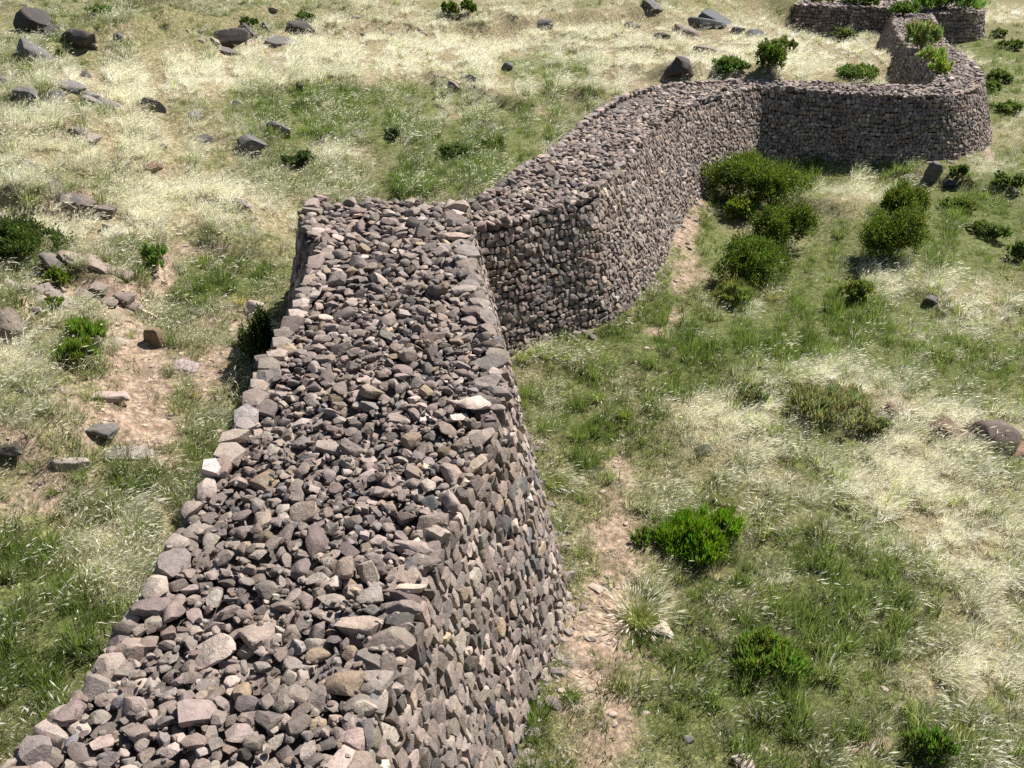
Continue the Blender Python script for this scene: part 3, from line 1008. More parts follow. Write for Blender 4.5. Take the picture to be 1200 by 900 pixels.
DK = (0.062, 0.052, 0.047); GR = (0.13, 0.12, 0.115); BR = (0.20, 0.13, 0.09); PALE = (0.42, 0.35, 0.30)
rock("boulder", "dark humped boulder, topmost of the cluster near the upper left corner of the hillside", 42, 36, 46, 32, DK, seed=71, boxy=0.0, group="boulders on the upper hillside")
rock("boulder", "dark rock block tucked against the lower right side of the topmost boulder", 60, 42, 26, 16, DK, seed=2, group="boulders on the upper hillside")
rock("boulder", "grey rounded boulder with sunlit right flank, below the dark topmost boulder", 40, 70, 42, 28, GR, seed=3, group="boulders on the upper hillside", boxy=0.2)
rock("boulder", "small grey rock touching the right foot of the grey rounded boulder", 56, 72, 18, 13, GR, seed=4, group="boulders on the upper hillside")
rock("boulder", "low dark brown boulder right of the upper left boulder cluster", 95, 52, 42, 22, DK, seed=5, group="boulders on the upper hillside", tilt=-0.15)
rock("boulder", "small round brown stone in front of the low dark brown boulder", 108, 57, 14, 8, DK, seed=6, sub=3)
rock("boulder", "small grey stone standing between low dark boulder and long ridge outcrop", 139, 50, 14, 14, GR, seed=7, sub=3)
o_ = rock("boulder", "long low dark outcrop sloping up to the right near the top edge", 262, 50, 64, 17, DK, seed=8, depth=0.4, boxy=0.5, tilt=-0.16, yaw=0.1)
rock("boulder", "dark rock on the right end of the long sloping outcrop", 290, 40, 24, 16, DK, seed=9, boxy=0.2)
rock("boulder", "upright grey stone at the upper tip of the long sloping outcrop", 311, 36, 13, 12, GR, seed=10, sub=3)
rock("boulder", "dark flat rock with green bush beside it, right of the sloping outcrop", 352, 38, 32, 15, DK, seed=11, boxy=0.4)
rock("boulder", "low wedge of dark rock on the bright grass below the flat rock", 326, 53, 36, 11, GR, seed=12, boxy=0.4, tilt=0.15)
rock("boulder", "thin dark ledge in bright grass left of the low wedge", 264, 61, 40, 7, GR, seed=13, boxy=0.4, depth=0.5)
rock("boulder", "small dark stone alone in cream grass below the boulder cluster", 99, 88, 14, 9, GR, seed=14, sub=3)
rock("boulder", "dark stone at the left edge below the boulder cluster", 3, 98, 16, 12, GR, seed=15, sub=3)
rock("boulder", "grey pitted low rock near the left edge under the edge stone", 30, 112, 26, 14, GR, seed=16)
rock("boulder", "pale grey ledge, left of two in the middle of the left hillside", 62, 118, 34, 15, GR, seed=17, boxy=0.4, tilt=0.2)
rock("boulder", "grey slanting rock fin left of the small green patch", 180, 127, 30, 14, GR, seed=18, boxy=0.4, tilt=0.4, depth=0.4)
rock("boulder", "small bluish grey rock below the slanting fin", 229, 140, 16, 12, (0.2, 0.19, 0.19), seed=19, sub=3)
rock("boulder", "dark grey pointed rock in green grass with sunlit top edge", 293, 176, 34, 20, GR, seed=20, boxy=0.3, tilt=0.35, depth=0.5)
rock("boulder", "grey slanting rock above and right of the dark pointed rock", 325, 157, 30, 16, GR, seed=21, boxy=0.3, tilt=0.35, depth=0.5)
rock("boulder", "low grey rock left of the dark pointed rock", 238, 166, 22, 12, GR, seed=22)
rock("boulder", "brown rock half hidden in grass in mid slope", 177, 198, 24, 12, BR, seed=23)
rock("boulder", "grey block at the end of the dark grassy bank on the left", 88, 240, 26, 15, GR, seed=24, boxy=0.3)
rock("boulder", "long grey stone on the cream slope above the dark grassy bank", 33, 198, 36, 12, GR, seed=25, depth=0.5)
rock("boulder", "dark slab block with brown shadowed face at the left edge beside the dirt path", 14, 392, 42, 32, (0.16, 0.13, 0.105), seed=26, boxy=0.5, tilt=0.25)
rock("boulder", "small dark stone between the edge slab and the bright green tussock", 26, 460, 16, 9, DK, seed=27, sub=3)
rock("standing_stone", "brown split standing stone upright beside the dirt path", 181, 402, 27, 25, (0.17, 0.125, 0.075), seed=28, boxy=0.5, tilt=0.0, depth=0.6, cuts=6)
rock("boulder", "pale sunlit pink block near the foot of the wall's left face", 297, 366, 28, 20, PALE, seed=29, boxy=0.5)
rock("boulder", "long pale leaning slab behind the standing stone", 170, 372, 28, 12, (0.44, 0.37, 0.27), seed=30, boxy=0.6, tilt=0.5, depth=0.35)
rock("boulder", "low grey stone right of the pale leaning slab", 198, 361, 18, 9, GR, seed=31, sub=3)
rock("boulder", "flat grey ledge stone midway between standing stone and pale pink block", 233, 366, 22, 8, GR, seed=32, sub=3)
rock("boulder", "thin pinkish ledge of rock along the left side of the dirt path", 122, 466, 60, 11, (0.36, 0.28, 0.25), seed=33, boxy=0.4, depth=0.4, tilt=0.1)
rock("boulder", "grey flat rock with sunlit top in grass below the pinkish ledge", 120, 505, 34, 14, GR, seed=34, boxy=0.4)
rock("boulder", "low dark rock with pale right end near the middle of the left meadow", 155, 534, 60, 10, (0.26, 0.23, 0.21), seed=35, depth=0.45, boxy=0.3)
rock("boulder", "brown earth-stained rock at the left edge below the pale tussocks", 10, 530, 34, 16, DK, seed=36)
rock("boulder", "flat pinkish grey plate of stone lying among dry weeds right of the path", 216, 430, 36, 7, (0.36, 0.28, 0.30), seed=37, boxy=0.5, depth=0.6, sub=3)
rock("boulder", "long sloping grey slab beside the dirt patch on the far left meadow", 82, 548, 44, 16, (0.30, 0.26, 0.23), seed=38, boxy=0.5, tilt=0.3, depth=0.4)
rock("boulder", "small grey fragment on the dirt path under the green tussock", 137, 402, 22, 8, PALE, seed=39, boxy=0.4, tilt=0.3, sub=3)
# upper right slabs
rock("boulder", "large smooth blue-grey slab leaning on the hill above the far wall", 834, 31, 44, 22, (0.095, 0.095, 0.10), seed=40, boxy=0.0, tilt=0.2, depth=0.9)
rock("boulder", "long flat slab in front of the large blue-grey slab", 826, 31, 50, 12, (0.12, 0.115, 0.115), seed=41, boxy=0.0, tilt=0.15, depth=0.5)
rock("boulder", "rounded blue-grey rock downhill right of the large slab", 884, 46, 28, 14, (0.09, 0.09, 0.095), seed=42, tilt=0.3)
rock("boulder", "small grey rock between the large slab and the rounded rock", 864, 39, 16, 7, GR, seed=43, sub=3)
rock("boulder", "bare brown rock sheet slanting across the hill below the slabs", 838, 66, 56, 12, (0.21, 0.17, 0.14), seed=44, depth=0.4, tilt=0.3, boxy=0.3)
rock("boulder", "brown rock sheet above the bare one, left of the slabs", 806, 40, 40, 9, (0.24, 0.19, 0.16), seed=45, depth=0.4, tilt=0.3, boxy=0.3)
rock("boulder", "dark brown humped rock just above the wall top at mid distance", 797, 83, 38, 20, DK, seed=46)
rock("boulder", "small dark rock left of the brown rock sheets", 775, 47, 22, 10, DK, seed=47, sub=3)
rock("boulder", "dark rock cut by the top edge above the brown sheets", 765, 9, 26, 12, GR, seed=48)
rock("boulder", "dark grey small rock in mid-hill grass below two top bushes", 637, 32, 22, 10, GR, seed=49, sub=3)
rock("boulder", "small grey stone in green patch on the far hill", 594, 80, 14, 10, GR, seed=50, sub=3)
rock("boulder", "dark flat rock among dry grass left of dark humped rock", 740, 32, 22, 8, DK, seed=51, sub=3)
rock("boulder", "long curved ridge of grey rock half buried in the central slope", 560, 100, 50, 12, (0.24, 0.21, 0.18), seed=52, depth=0.35, tilt=0.3, boxy=0.3)
rock("boulder", "brown hollow rock on the far slope close to the wall", 745, 98, 26, 7, BR, seed=53, sub=3)
# right side
rock("boulder", "dark leaning stone standing in front of the far wall's foot", 1092, 208, 22, 22, (0.13, 0.11, 0.10), seed=54, boxy=0.3, tilt=0.3, depth=0.6)
rock("boulder", "small dark rock right of the leaning stone", 1113, 218, 18, 9, DK, seed=55, sub=3)
rock("boulder", "rust-brown ribbed rock, left of the pair on the right slope", 1113, 510, 56, 30, (0.15, 0.095, 0.065), seed=56, depth=0.7, tilt=0.05, boxy=0.0)
rock("boulder", "grey-topped brown boulder with a green tuft growing in front", 1163, 522, 58, 38, (0.12, 0.09, 0.075), seed=59, boxy=0.0, tilt=0.05, yaw=0.1)
rock("boulder", "flat red-brown rock at the right edge below the grey-topped boulder", 1194, 531, 32, 16, (0.30, 0.17, 0.12), seed=58, boxy=0.4)
rock("boulder", "small brown rubble rock left of the ribbed rock", 1046, 481, 20, 9, BR, seed=59, sub=3)
rock("boulder", "brown stone in pale grass between rubble rock and ribbed rock", 1072, 486, 14, 8, BR, seed=60, sub=3)
rock("boulder", "pale flat stone beside the plumed tussock on the right path", 776, 741, 30, 12, PALE, seed=61, boxy=0.4)
rock("boulder", "pinkish white stone at the bottom edge right of the path", 872, 899, 34, 12, PALE, seed=62, boxy=0.3)
rock("boulder", "pale stone pair member in short turf above the bottom edge stone", 896, 884, 20, 9, PALE, seed=63, boxy=0.3, sub=3)
rock("boulder", "dark stone beside the pinkish white stone at the bottom edge", 872, 886, 18, 10, DK, seed=64, sub=3)
rock("boulder", "dark stone in turf left of the bottom edge stones", 806, 867, 14, 9, GR, seed=65, sub=3)
rock("boulder", "dark mossy stump-like rock in pale grass on the right slope", 824, 528, 22, 13, (0.07, 0.075, 0.04), seed=66, sub=3)
rock("boulder", "grey stone pile stone on the dry right slope", 1092, 352, 18, 8, GR, seed=67, sub=3)
rock("boulder", "tiny pink stone above the bright green bush", 838, 605, 10, 6, (0.4, 0.25, 0.22), seed=68, sub=3)
rock("boulder", "pale round stone on the right dirt path", 698, 690, 18, 8, (0.36, 0.28, 0.23), seed=69, sub=3)


# layered outcrops, built of slabs
def outcrop(label, u, v, wpx, n, tint, seed, slope=0.45):
    p, t = hit(u, v)
    zc = project(p)[2]
    root = empty("rock_outcrop", (float(p[0]), float(p[1]), float(p[2])))
    tag(root, label, "outcrop")
    r = np.random.default_rng(seed)
    w = wpx * zc / F
    for i in range(n):
        V, T = rock_shape(3000 + seed * 10 + i, 3, 0.6, 8, 0.06)
        x = (i / (n - 1) - 0.5) * w * 0.8; y = r.uniform(-0.25, 0.35) * w * 0.6
        V = V * np.array([w * r.uniform(0.16, 0.3), w * r.uniform(0.12, 0.2), w * r.uniform(0.05, 0.10)])
        V = V @ np.array(Matrix.Rotation(r.uniform(-0.5, 0.3), 3, 'Z') @ Matrix.Rotation(slope * r.uniform(0.6, 1.2), 3, 'Y') @ Matrix.Rotation(r.uniform(-0.1, 0.3), 3, 'X')).T
        g = ground([p[0] + x], [p[1] + y])[0]
        V = V + np.array([x, y, g - p[2] + 0.06 * w * 0.5])
        me = mesh_from("slab", V, T, mats=(M_ROCK,))
        me.set_sharp_from_angle(angle=math.radians(40))
        o = link("slab", me, root)
        o.color = (*[float(c) for c in np.array(tint) * r.uniform(0.8, 1.2)], 1)


outcrop("grey tilted slabs stepping down the bank at the left edge above the edge block", 48, 352, 66, 6, (0.26, 0.22, 0.19), 1, 0.6)
outcrop("brown layered rock ledges above the dirt path in the left meadow", 108, 312, 62, 6, (0.24, 0.19, 0.16), 2, 0.5)
outcrop("low dark ledges crossing the top of the dirt path", 128, 352, 60, 5, (0.20, 0.16, 0.14), 3, 0.15)
outcrop("broken grey ledges half buried in the cream grass of the upper left slope", 95, 118, 60, 5, (0.2, 0.18, 0.17), 4, 0.3)
outcrop("crumbled rock ledge running down the dark bank left of the dirt path", 90, 235, 60, 4, (0.18, 0.15, 0.13), 5, 0.3)


# ------------------------------------------------------------------ shrubs
def shrub(name, label, u, v, wpx, hpx, base=(0.085, 0.13, 0.022), style='bush', seed=0, group=None, on=None, dens=1.0, cat="shrub"):
    r = np.random.default_rng(5000 + seed)
    if on is not None:
        p = at_h(u, v, on)
    else:
        p, t = hit(u, v)
    zc = project(p)[2]
    m = zc / F
    R_ = wpx * m / 2
    d = ray(u, v); dep = math.asin(-d[2] / np.linalg.norm(d))
    H = max(0.75 * R_, (hpx * m - 0.7 * R_ * math.sin(dep)) / math.cos(dep))
    if on is None:
        p = p + np.array([0, R_ * 0.55, 0]); p[2] = ground([p[0]], [p[1]])[0]
    root = empty(name, (float(p[0]), float(p[1]), float(p[2])))
    tag(root, label, cat, group)
    # sub-crowns give the outline its lobes
    nl = int(r.integers(8, 13)) if style == 'bush' else int(r.integers(7, 11))
    lob = []
    for i in range(nl):
        a = r.uniform(0, 6.28); q = math.sqrt(r.uniform(0.0, 1.0)) * 0.72 * R_
        s = r.uniform(0.26, 0.46)
        lob.append((q * math.cos(a), q * math.sin(a) * 0.8, H * (0.62 - 0.38 * (q / R_) ** 2) * r.uniform(0.55, 1.15), R_ * s, H * r.uniform(0.28, 0.42)))
    leaf = max(0.05, 2.1 * m) if style == 'bush' else max(0.09, 3.5 * m)
    area = R_ * R_ * 6 + R_ * H * 8
    n = int(np.clip(area / (leaf * leaf * 0.16) * dens, 700, 16000))
    li = r.integers(0, nl, n)
    lob = np.array(lob)
    dd = r.normal(size=(n, 3)); dd[:, 2] = np.abs(dd[:, 2]) * 0.9 - 0.25
    dd /= np.linalg.norm(dd, axis=1)[:, None]
    # leaves gather in sprays
    nsp = max(14, int(n / 26))
    spd = r.normal(size=(nsp, 3)); spd[:, 2] = np.abs(spd[:, 2]) - 0.7 * r.random(nsp); spd /= np.linalg.norm(spd, axis=1)[:, None]
    sid = r.integers(0, nsp, n); spl = r.integers(0, nl, nsp); spr = r.uniform(0.7, 1.3, nsp)
    dd = spd[sid] + r.normal(0, 0.16, (n, 3)); li = spl[sid]
    rad = r.uniform(0.5, 1.0, n) ** 0.5 * spr[sid]
    C = np.stack([lob[li, 0] + dd[:, 0] * lob[li, 3] * rad, lob[li, 1] + dd[:, 1] * lob[li, 3] * rad, lob[li, 2] + dd[:, 2] * lob[li, 4] * rad], 1)
    xs_ = np.percentile(C[:, 0], [2, 98]); ys_ = np.percentile(C[:, 1], [2, 98])
    C[:, 0] = (C[:, 0] - xs_.mean()) * 2 * R_ / (xs_[1] - xs_[0]); C[:, 1] = (C[:, 1] - ys_.mean()) * 1.8 * R_ / (ys_[1] - ys_[0])
    C[:, 2] *= H / np.percentile(C[:, 2], 98)
    C[:, 2] = np.where(C[:, 2] < 0.03, r.uniform(0.02, 0.25 * H, n), C[:, 2])
    up = np.array([0, 0, 1.0])
    ax = dd / (np.linalg.norm(dd, axis=1)[:, None] + 1e-6) * 0.7 + up * (0.55 if style == 'bush' else 1.3) + r.normal(0, 0.35, (n, 3))
    ax /= np.linalg.norm(ax, axis=1)[:, None]
    sd = np.cross(ax, r.normal(size=(n, 3))); sd /= np.linalg.norm(sd, axis=1)[:, None] + 1e-9
    L_ = leaf * r.uniform(0.9, 1.8, n)[:, None] * (1.0 if style == 'bush' else 1.5); Wd = leaf * r.uniform(0.28, 0.45, n)[:, None] * (1.0 if style == 'bush' else 0.45)
    V = np.stack([C - ax * L_ * 0.4, C + sd * Wd, C + ax * L_ * 0.6, C - sd * Wd], 1).reshape(-1, 3)
    gap = np.array([math.sin(7 * a[0] / R_ + seed) * math.sin(6 * a[1] / R_ + 2 * seed) * math.sin(5 * a[2] / H + seed) for a in C])
    cut = gap > 0.42
    V = V.reshape(n, 4, 3); V[cut] = V[cut].mean(1)[:, None] * np.array([1, 1, 0.55]) + (V[cut] - V[cut].mean(1)[:, None]) * 0.7; V = V.reshape(-1, 3)
    Q4 = np.arange(n * 4).reshape(n, 4)
    tc = np.array(base)[None] * 0.95 * r.normal(1.0, 0.18, (n, 1)) * (1 + r.normal(0, 0.10, (nsp, 3)))[sid]
    old = r.random(n) < 0.05
    tc[old] = np.array([0.20, 0.17, 0.06])
    me = mesh_from("foliage", V, Q4, np.repeat(np.clip(tc, 0.01, 0.5), 4, 0), smooth_shade=False, mats=(M_LEAF,))
    link("foliage", me, root)["kind"] = "stuff"
    # stems
    bm = bmesh.new()
    for i in range(nl):
        a = Vector((r.normal(0, 0.05), r.normal(0, 0.05), -0.08)); b = Vector(lob[i, :3])
        mid = a.lerp(b, 0.5) + Vector((r.normal(0, .05), r.normal(0, .05), 0.03))
        pts = [a, mid, b]
        rad_ = [0.03 * max(R_, .4), 0.02 * max(R_, .4), 0.006]
        rings = []
        for q, rr in zip(pts, rad_):
            rings.append([bm.verts.new(q + Vector((math.cos(k * 2.09) * rr, math.sin(k * 2.09) * rr, 0))) for k in range(3)])
        for q in range(2):
            for k in range(3):
                bm.faces.new((rings[q][k], rings[q][(k + 1) % 3], rings[q + 1][(k + 1) % 3], rings[q + 1][k]))
    for i in range(14):
        k = r.integers(0, nl); a = Vector(lob[k, :3]) * 0.6
        dv = Vector((r.normal(0, 0.7), r.normal(0, 0.7), r.uniform(0.2, 1.0))).normalized()
        b = Vector(lob[k, :3]) + Vector((dv.x * lob[k, 3], dv.y * lob[k, 3], dv.z * lob[k, 4])) * r.uniform(0.9, 1.35)
        rr = 0.006 + 0.006 * R_
        ra = [bm.verts.new(a + Vector((math.cos(q * 2.09) * rr, math.sin(q * 2.09) * rr, 0))) for q in range(3)]
        tip = bm.verts.new(b)
        for q in range(3):
            bm.faces.new((ra[q], ra[(q + 1) % 3], tip))
    me = bpy.data.meshes.new("stem"); bm.to_mesh(me); bm.free(); me.materials.append(M_STEM)
    link("stem", me, root)
    return root


G1 = (0.075, 0.11, 0.014); G2 = (0.065, 0.105, 0.012); G3 = (0.12, 0.175, 0.02); GGREY = (0.13, 0.16, 0.06); GDK = (0.045, 0.07, 0.014)
gs = "dense green shrubs on the slope before the far wall"
shrub("green_shrub", "large dark green shrub at the left of the cluster, nearest the wall", 862, 238, 72, 54, G1, seed=1, group=gs)
shrub("green_shrub", "large dark green shrub with high right crown behind the cluster", 908, 248, 82, 58, G1, seed=2, group=gs)
shrub("green_shrub", "small bright green shrub at the foot of the two large ones", 872, 260, 34, 28, G3, seed=3, group=gs)
shrub("green_shrub", "round dark shrub in the middle, lower right of the large pair", 920, 303, 64, 60, G1, seed=4, group=gs)
shrub("green_shrub", "broad dark green shrub lowest of the cluster, with lit right shoulder", 887, 340, 80, 58, G2, seed=5, group=gs)
shrub("green_shrub", "compact round shrub standing alone below the dark leaning stone", 1064, 256, 48, 36, G1, seed=6, group=gs)
shrub("green_shrub", "tall ragged shrub downhill of the compact round one", 1046, 313, 62, 62, G1, seed=7, group=gs)
shrub("low_shrub", "low yellow-green shrub left of the ragged shrub and below the cluster", 1004, 357, 30, 26, (0.12, 0.15, 0.03), seed=8)
shrub("low_shrub", "light green low bush at the left under the broad dark shrub", 862, 362, 42, 30, (0.15, 0.19, 0.05), seed=9, style='spike')
shrub("green_shrub", "bright green dome-shaped bush with black shade beneath on the near slope", 824, 660, 86, 46, (0.10, 0.185, 0.008), seed=10, style='spike', dens=2.2)
shrub("low_shrub", "bright green grassy bush lower right of the dome-shaped bush", 905, 798, 70, 42, (0.12, 0.19, 0.03), seed=11, style='spike')
shrub("grey_shrub", "feathery grey-green bush in pale grass on the right slope", 978, 504, 84, 40, (0.17, 0.19, 0.08), seed=12, style='spike', dens=0.6)
shrub("grey_shrub", "small feathery bush lower right of the large feathery one", 1022, 512, 40, 22, GGREY, seed=13, style='spike')
shrub("low_shrub", "tiny dark green bush on turf left of the dome-shaped bush", 755, 642, 26, 18, (0.09, 0.15, 0.02), seed=14, style='spike')
shrub("low_shrub", "grey-green soft bush left of the feathery bush", 882, 478, 30, 22, GGREY, seed=15, style='spike')
shrub("low_shrub", "green bush at the bottom right corner of the slope", 1092, 897, 44, 36, (0.10, 0.17, 0.025), seed=16, style='spike')
for i, (u, v, w, h, lab) in enumerate([(1123, 215, 20, 16, "small green bush right of the dark leaning stone, near the far wall"), (1176, 216, 18, 14, "small round bush on the right slope below the wall's rounded bulge"), (1193, 226, 16, 18, "green bush cut by the right edge above the darker edge bush"),
                                       (1192, 308, 18, 24, "dark bush at the right edge beside the dry slope"), (1168, 285, 26, 20, "low green bush left of the dark right-edge bush"), (1125, 250, 34, 18, "low sprawling bush uphill between round shrub and right edge"), (1150, 275, 26, 14, "flat green bush downhill of the sprawling one"), (1183, 135, 30, 14, "dark low bush right of the far wall bulge"),
                                       (1172, 98, 24, 14, "green bush on the slope right of the winding wall top"), (1160, 110, 22, 12, "green bush lower left of the one on the far right slope"), (1172, 45, 18, 9, "small dark bush right of the far wall's end"), (1186, 60, 22, 10, "low dark bush below the one at the far wall's end")]):
    shrub("low_shrub", lab, u, v, w, h, (0.085, 0.125, 0.03), seed=30 + i, group="small bushes on the right slope")
# left hill
shrub("green_shrub", "leafy dark bush at the left edge above the tilted slabs", 22, 306, 78, 44, (0.06, 0.095, 0.02), seed=50)
shrub("green_shrub", "bright green tussock bush left of the dirt path, upper of two", 97, 405, 40, 30, (0.12, 0.19, 0.025), seed=51, style='spike', dens=1.4)
shrub("green_shrub", "bright green tussock bush left of the dirt path, lower of two", 88, 427, 40, 28, (0.12, 0.19, 0.025), seed=52, style='spike', dens=1.4)
shrub("green_shrub", "dark narrow shrub in the shade of the wall's left face", 302, 436, 34, 66, GDK, seed=53, dens=0.8)
shrub("low_shrub", "small green bush among the tilted slabs", 66, 338, 22, 22, G3, seed=54)
shrub("low_shrub", "green grassy bush where the upper dirt path starts", 180, 322, 24, 30, (0.13, 0.2, 0.04), seed=55, style='spike')
shrub("low_shrub", "little green bush at the foot of the tilted slabs", 63, 365, 16, 16, G3, seed=56)
shrub("low_shrub", "round dark bush on the green hollow below the cream patch", 350, 198, 30, 18, (0.06, 0.09, 0.03), seed=57)
shrub("low_shrub", "dark spreading bush above the wall corner in the green hollow", 538, 190, 40, 17, (0.07, 0.11, 0.03), seed=58)
shrub("low_shrub", "small dark bush in the green patch left of the spreading bush", 459, 165, 16, 13, (0.06, 0.09, 0.03), seed=59)
shrub("low_shrub", "small bush right of the spreading bush in the green hollow", 577, 176, 24, 14, (0.09, 0.14, 0.03), seed=60)
shrub("green_shrub", "small rounded bush on the far hill, left of two at the top", 528, 25, 18, 15, G2, seed=61)
shrub("green_shrub", "small rounded bush on the far hill, right of two at the top", 549, 23, 16, 14, G2, seed=62)
shrub("green_shrub", "dark upright shrub just behind the mid-distance wall top", 903, 92, 30, 32, G2, seed=63)
shrub("low_shrub", "wide low green bush left of the dark upright shrub behind the wall", 857, 95, 36, 20, (0.08, 0.14, 0.03), seed=64)
shrub("low_shrub", "ragged green bush on bright grass uphill right of the upright shrub", 918, 66, 26, 18, (0.10, 0.13, 0.03), seed=65)
shrub("low_shrub", "long green bush in front of the bright grass ridge behind the wall", 1007, 98, 42, 16, (0.08, 0.13, 0.03), seed=66)
shrub("low_shrub", "green bush against the foot of the far branch wall", 965, 20, 26, 15, (0.09, 0.13, 0.03), seed=67)
shrub("low_shrub", "small dark bush against the middle of the far branch wall", 997, 26, 12, 13, (0.06, 0.09, 0.02), seed=68)
shrub("low_shrub", "flat green bush on the bright slope below the far branch wall", 992, 46, 22, 7, (0.10, 0.14, 0.04), seed=69)
shrub("low_shrub", "dark bush on the sloping outcrop near the top edge", 290, 33, 20, 11, (0.05, 0.08, 0.015), seed=70)
shrub("low_shrub", "green bush above the dark flat rock near the top edge", 357, 28, 22, 12, (0.09, 0.13, 0.03), seed=71)
shrub("low_shrub", "bright green low bush on the slope above the boulder cluster", 113, 17, 24, 9, (0.12, 0.18, 0.05), seed=72)
shrub("low_shrub", "tiny green bush at the foot of the grey rounded boulder", 67, 72, 12, 11, (0.10, 0.13, 0.03), seed=73)
# plants growing on the wall top
pw = "plants growing on the far wall top"
shrub("wall_plant", "yellow-green leafy patch on the wall top before the bend", 1102, 88, 22, 20, (0.19, 0.26, 0.03), seed=80, group=pw, on=9.45, style='spike')
shrub("wall_plant", "tall light green plants lining the left side of the winding wall top", 1078, 60, 34, 32, (0.16, 0.21, 0.06), seed=81, group=pw, on=9.7, style='spike')
shrub("wall_plant", "light green leafy strip on the wall top between the tall plants and the yellow-green patch", 1092, 74, 26, 18, (0.17, 0.23, 0.05), seed=87, group=pw, on=9.55, style='spike')
shrub("wall_plant", "upper end of the light green plant strip on the winding wall top", 1073, 48, 22, 18, (0.14, 0.19, 0.06), seed=88, group=pw, on=9.8, style='spike')
shrub("wall_plant", "small olive bush on the winding wall top near its right edge", 1088, 38, 16, 9, (0.12, 0.13, 0.04), seed=82, group=pw, on=9.9)
shrub("wall_plant", "dark green bush on the wall junction at its left corner", 1058, 18, 28, 14, (0.07, 0.12, 0.02), seed=83, group=pw, on=10.05)
shrub("wall_plant", "long bright green bush along the far wall's right arm", 1105, 11, 64, 13, (0.10, 0.19, 0.03), seed=84, group=pw, on=10.05, style='spike')
shrub("wall_plant", "green bush on the left arm of the far wall at the top edge", 1010, 5, 34, 9, (0.08, 0.13, 0.03), seed=85, group=pw, on=10.0)
shrub("wall_plant", "bright green sprig sticking out of the wall face beside the large shrubs", 847, 183, 12, 16, (0.14, 0.22, 0.03), seed=86)


# dark upright stone on the far arm
p = at_h(1097, 7, 10.0)
V, T = rock_shape(77, 3, 0.2, 7, 0.05)
V = V * np.array([0.14, 0.12, 0.26]); V[:, :2] *= (1.0 - 0.45 * np.clip(V[:, 2:3] / 0.26, -0.2, 1)); V[:, 2] += 0.22
me = mesh_from("upright_stone", V, T, mats=(M_ROCK,))
o = link("upright_stone", me); o.location = (float(p[0]), float(p[1]) + 0.5, float(p[2]) + 0.3); o.color = (0.03, 0.03, 0.03, 1)
tag(o, "tiny black upright stone among the bushes on the far wall arm", "stone")


# ------------------------------------------------------------------ grass
def tuft(name, n, h, spread, lean, width, droop, plume=0.0, seed=0, seg=2, wind=0.0, fat=1.0):
    r = np.random.default_rng(seed)
    V, T, MI, SH = [], [], [], []
    for i in range(n):
        a = r.uniform(0, 6.283); q = spread * math.sqrt(r.random())
        b = np.array([q * math.cos(a), q * math.sin(a), -0.03])
        out = np.array([math.cos(a), math.sin(a), 0]) * r.uniform(0.3, 1.0) * lean + r.normal(0, 0.14, 3) + np.array([wind, -0.3 * wind, 0])
        hh = h * r.uniform(0.55, 1.1)
        th = r.uniform(0, 3.14)
        side = np.array([math.cos(th), math.sin(th), 0]) * width * r.uniform(0.7, 1.3)
        pts = []
        for s in range(seg + 1):
            f = s / seg
            pts.append(b + np.array([0, 0, hh * (f - droop * f * f * 0.5)]) + out * hh * (0.35 * f + 0.65 * f * f))
        k = len(V)
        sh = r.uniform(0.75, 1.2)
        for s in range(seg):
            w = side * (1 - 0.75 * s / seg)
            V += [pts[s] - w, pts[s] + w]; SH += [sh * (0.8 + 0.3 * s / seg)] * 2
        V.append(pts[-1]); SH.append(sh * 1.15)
        for s in range(seg - 1):
            T.append((k + 2 * s, k + 2 * s + 1, k + 2 * s + 3)); T.append((k + 2 * s, k + 2 * s + 3, k + 2 * s + 2)); MI += [0, 0]
        T.append((k + 2 * seg - 2, k + 2 * seg - 1, k + 2 * seg)); MI.append(0)
        if r.random() < plume:
            e = pts[-1]; dr = pts[-1] - pts[-2]; dr /= np.linalg.norm(dr) + 1e-9
            dr = dr * 0.6 + np.array([0.55, -0.25, -0.25]) * wind * 2.0 + out * 0.3; dr /= np.linalg.norm(dr)
            l = hh * r.uniform(0.25, 0.42) * (0.6 + 0.4 * fat); ww = np.cross(dr, r.normal(size=3)); ww = ww / np.linalg.norm(ww) * l * 0.085 * fat
            k = len(V)
            V += [e, e + dr * l * 0.45 + ww, e + dr * l, e + dr * l * 0.45 - ww]; SH += [1] * 4
            T += [(k, k + 1, k + 2), (k, k + 2, k + 3)]; MI += [1, 1]
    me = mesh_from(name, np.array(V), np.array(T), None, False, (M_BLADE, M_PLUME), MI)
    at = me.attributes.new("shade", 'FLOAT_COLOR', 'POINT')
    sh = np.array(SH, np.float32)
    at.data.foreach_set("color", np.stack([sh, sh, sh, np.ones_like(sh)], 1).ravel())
    return bpy.data.objects.new(name, me)


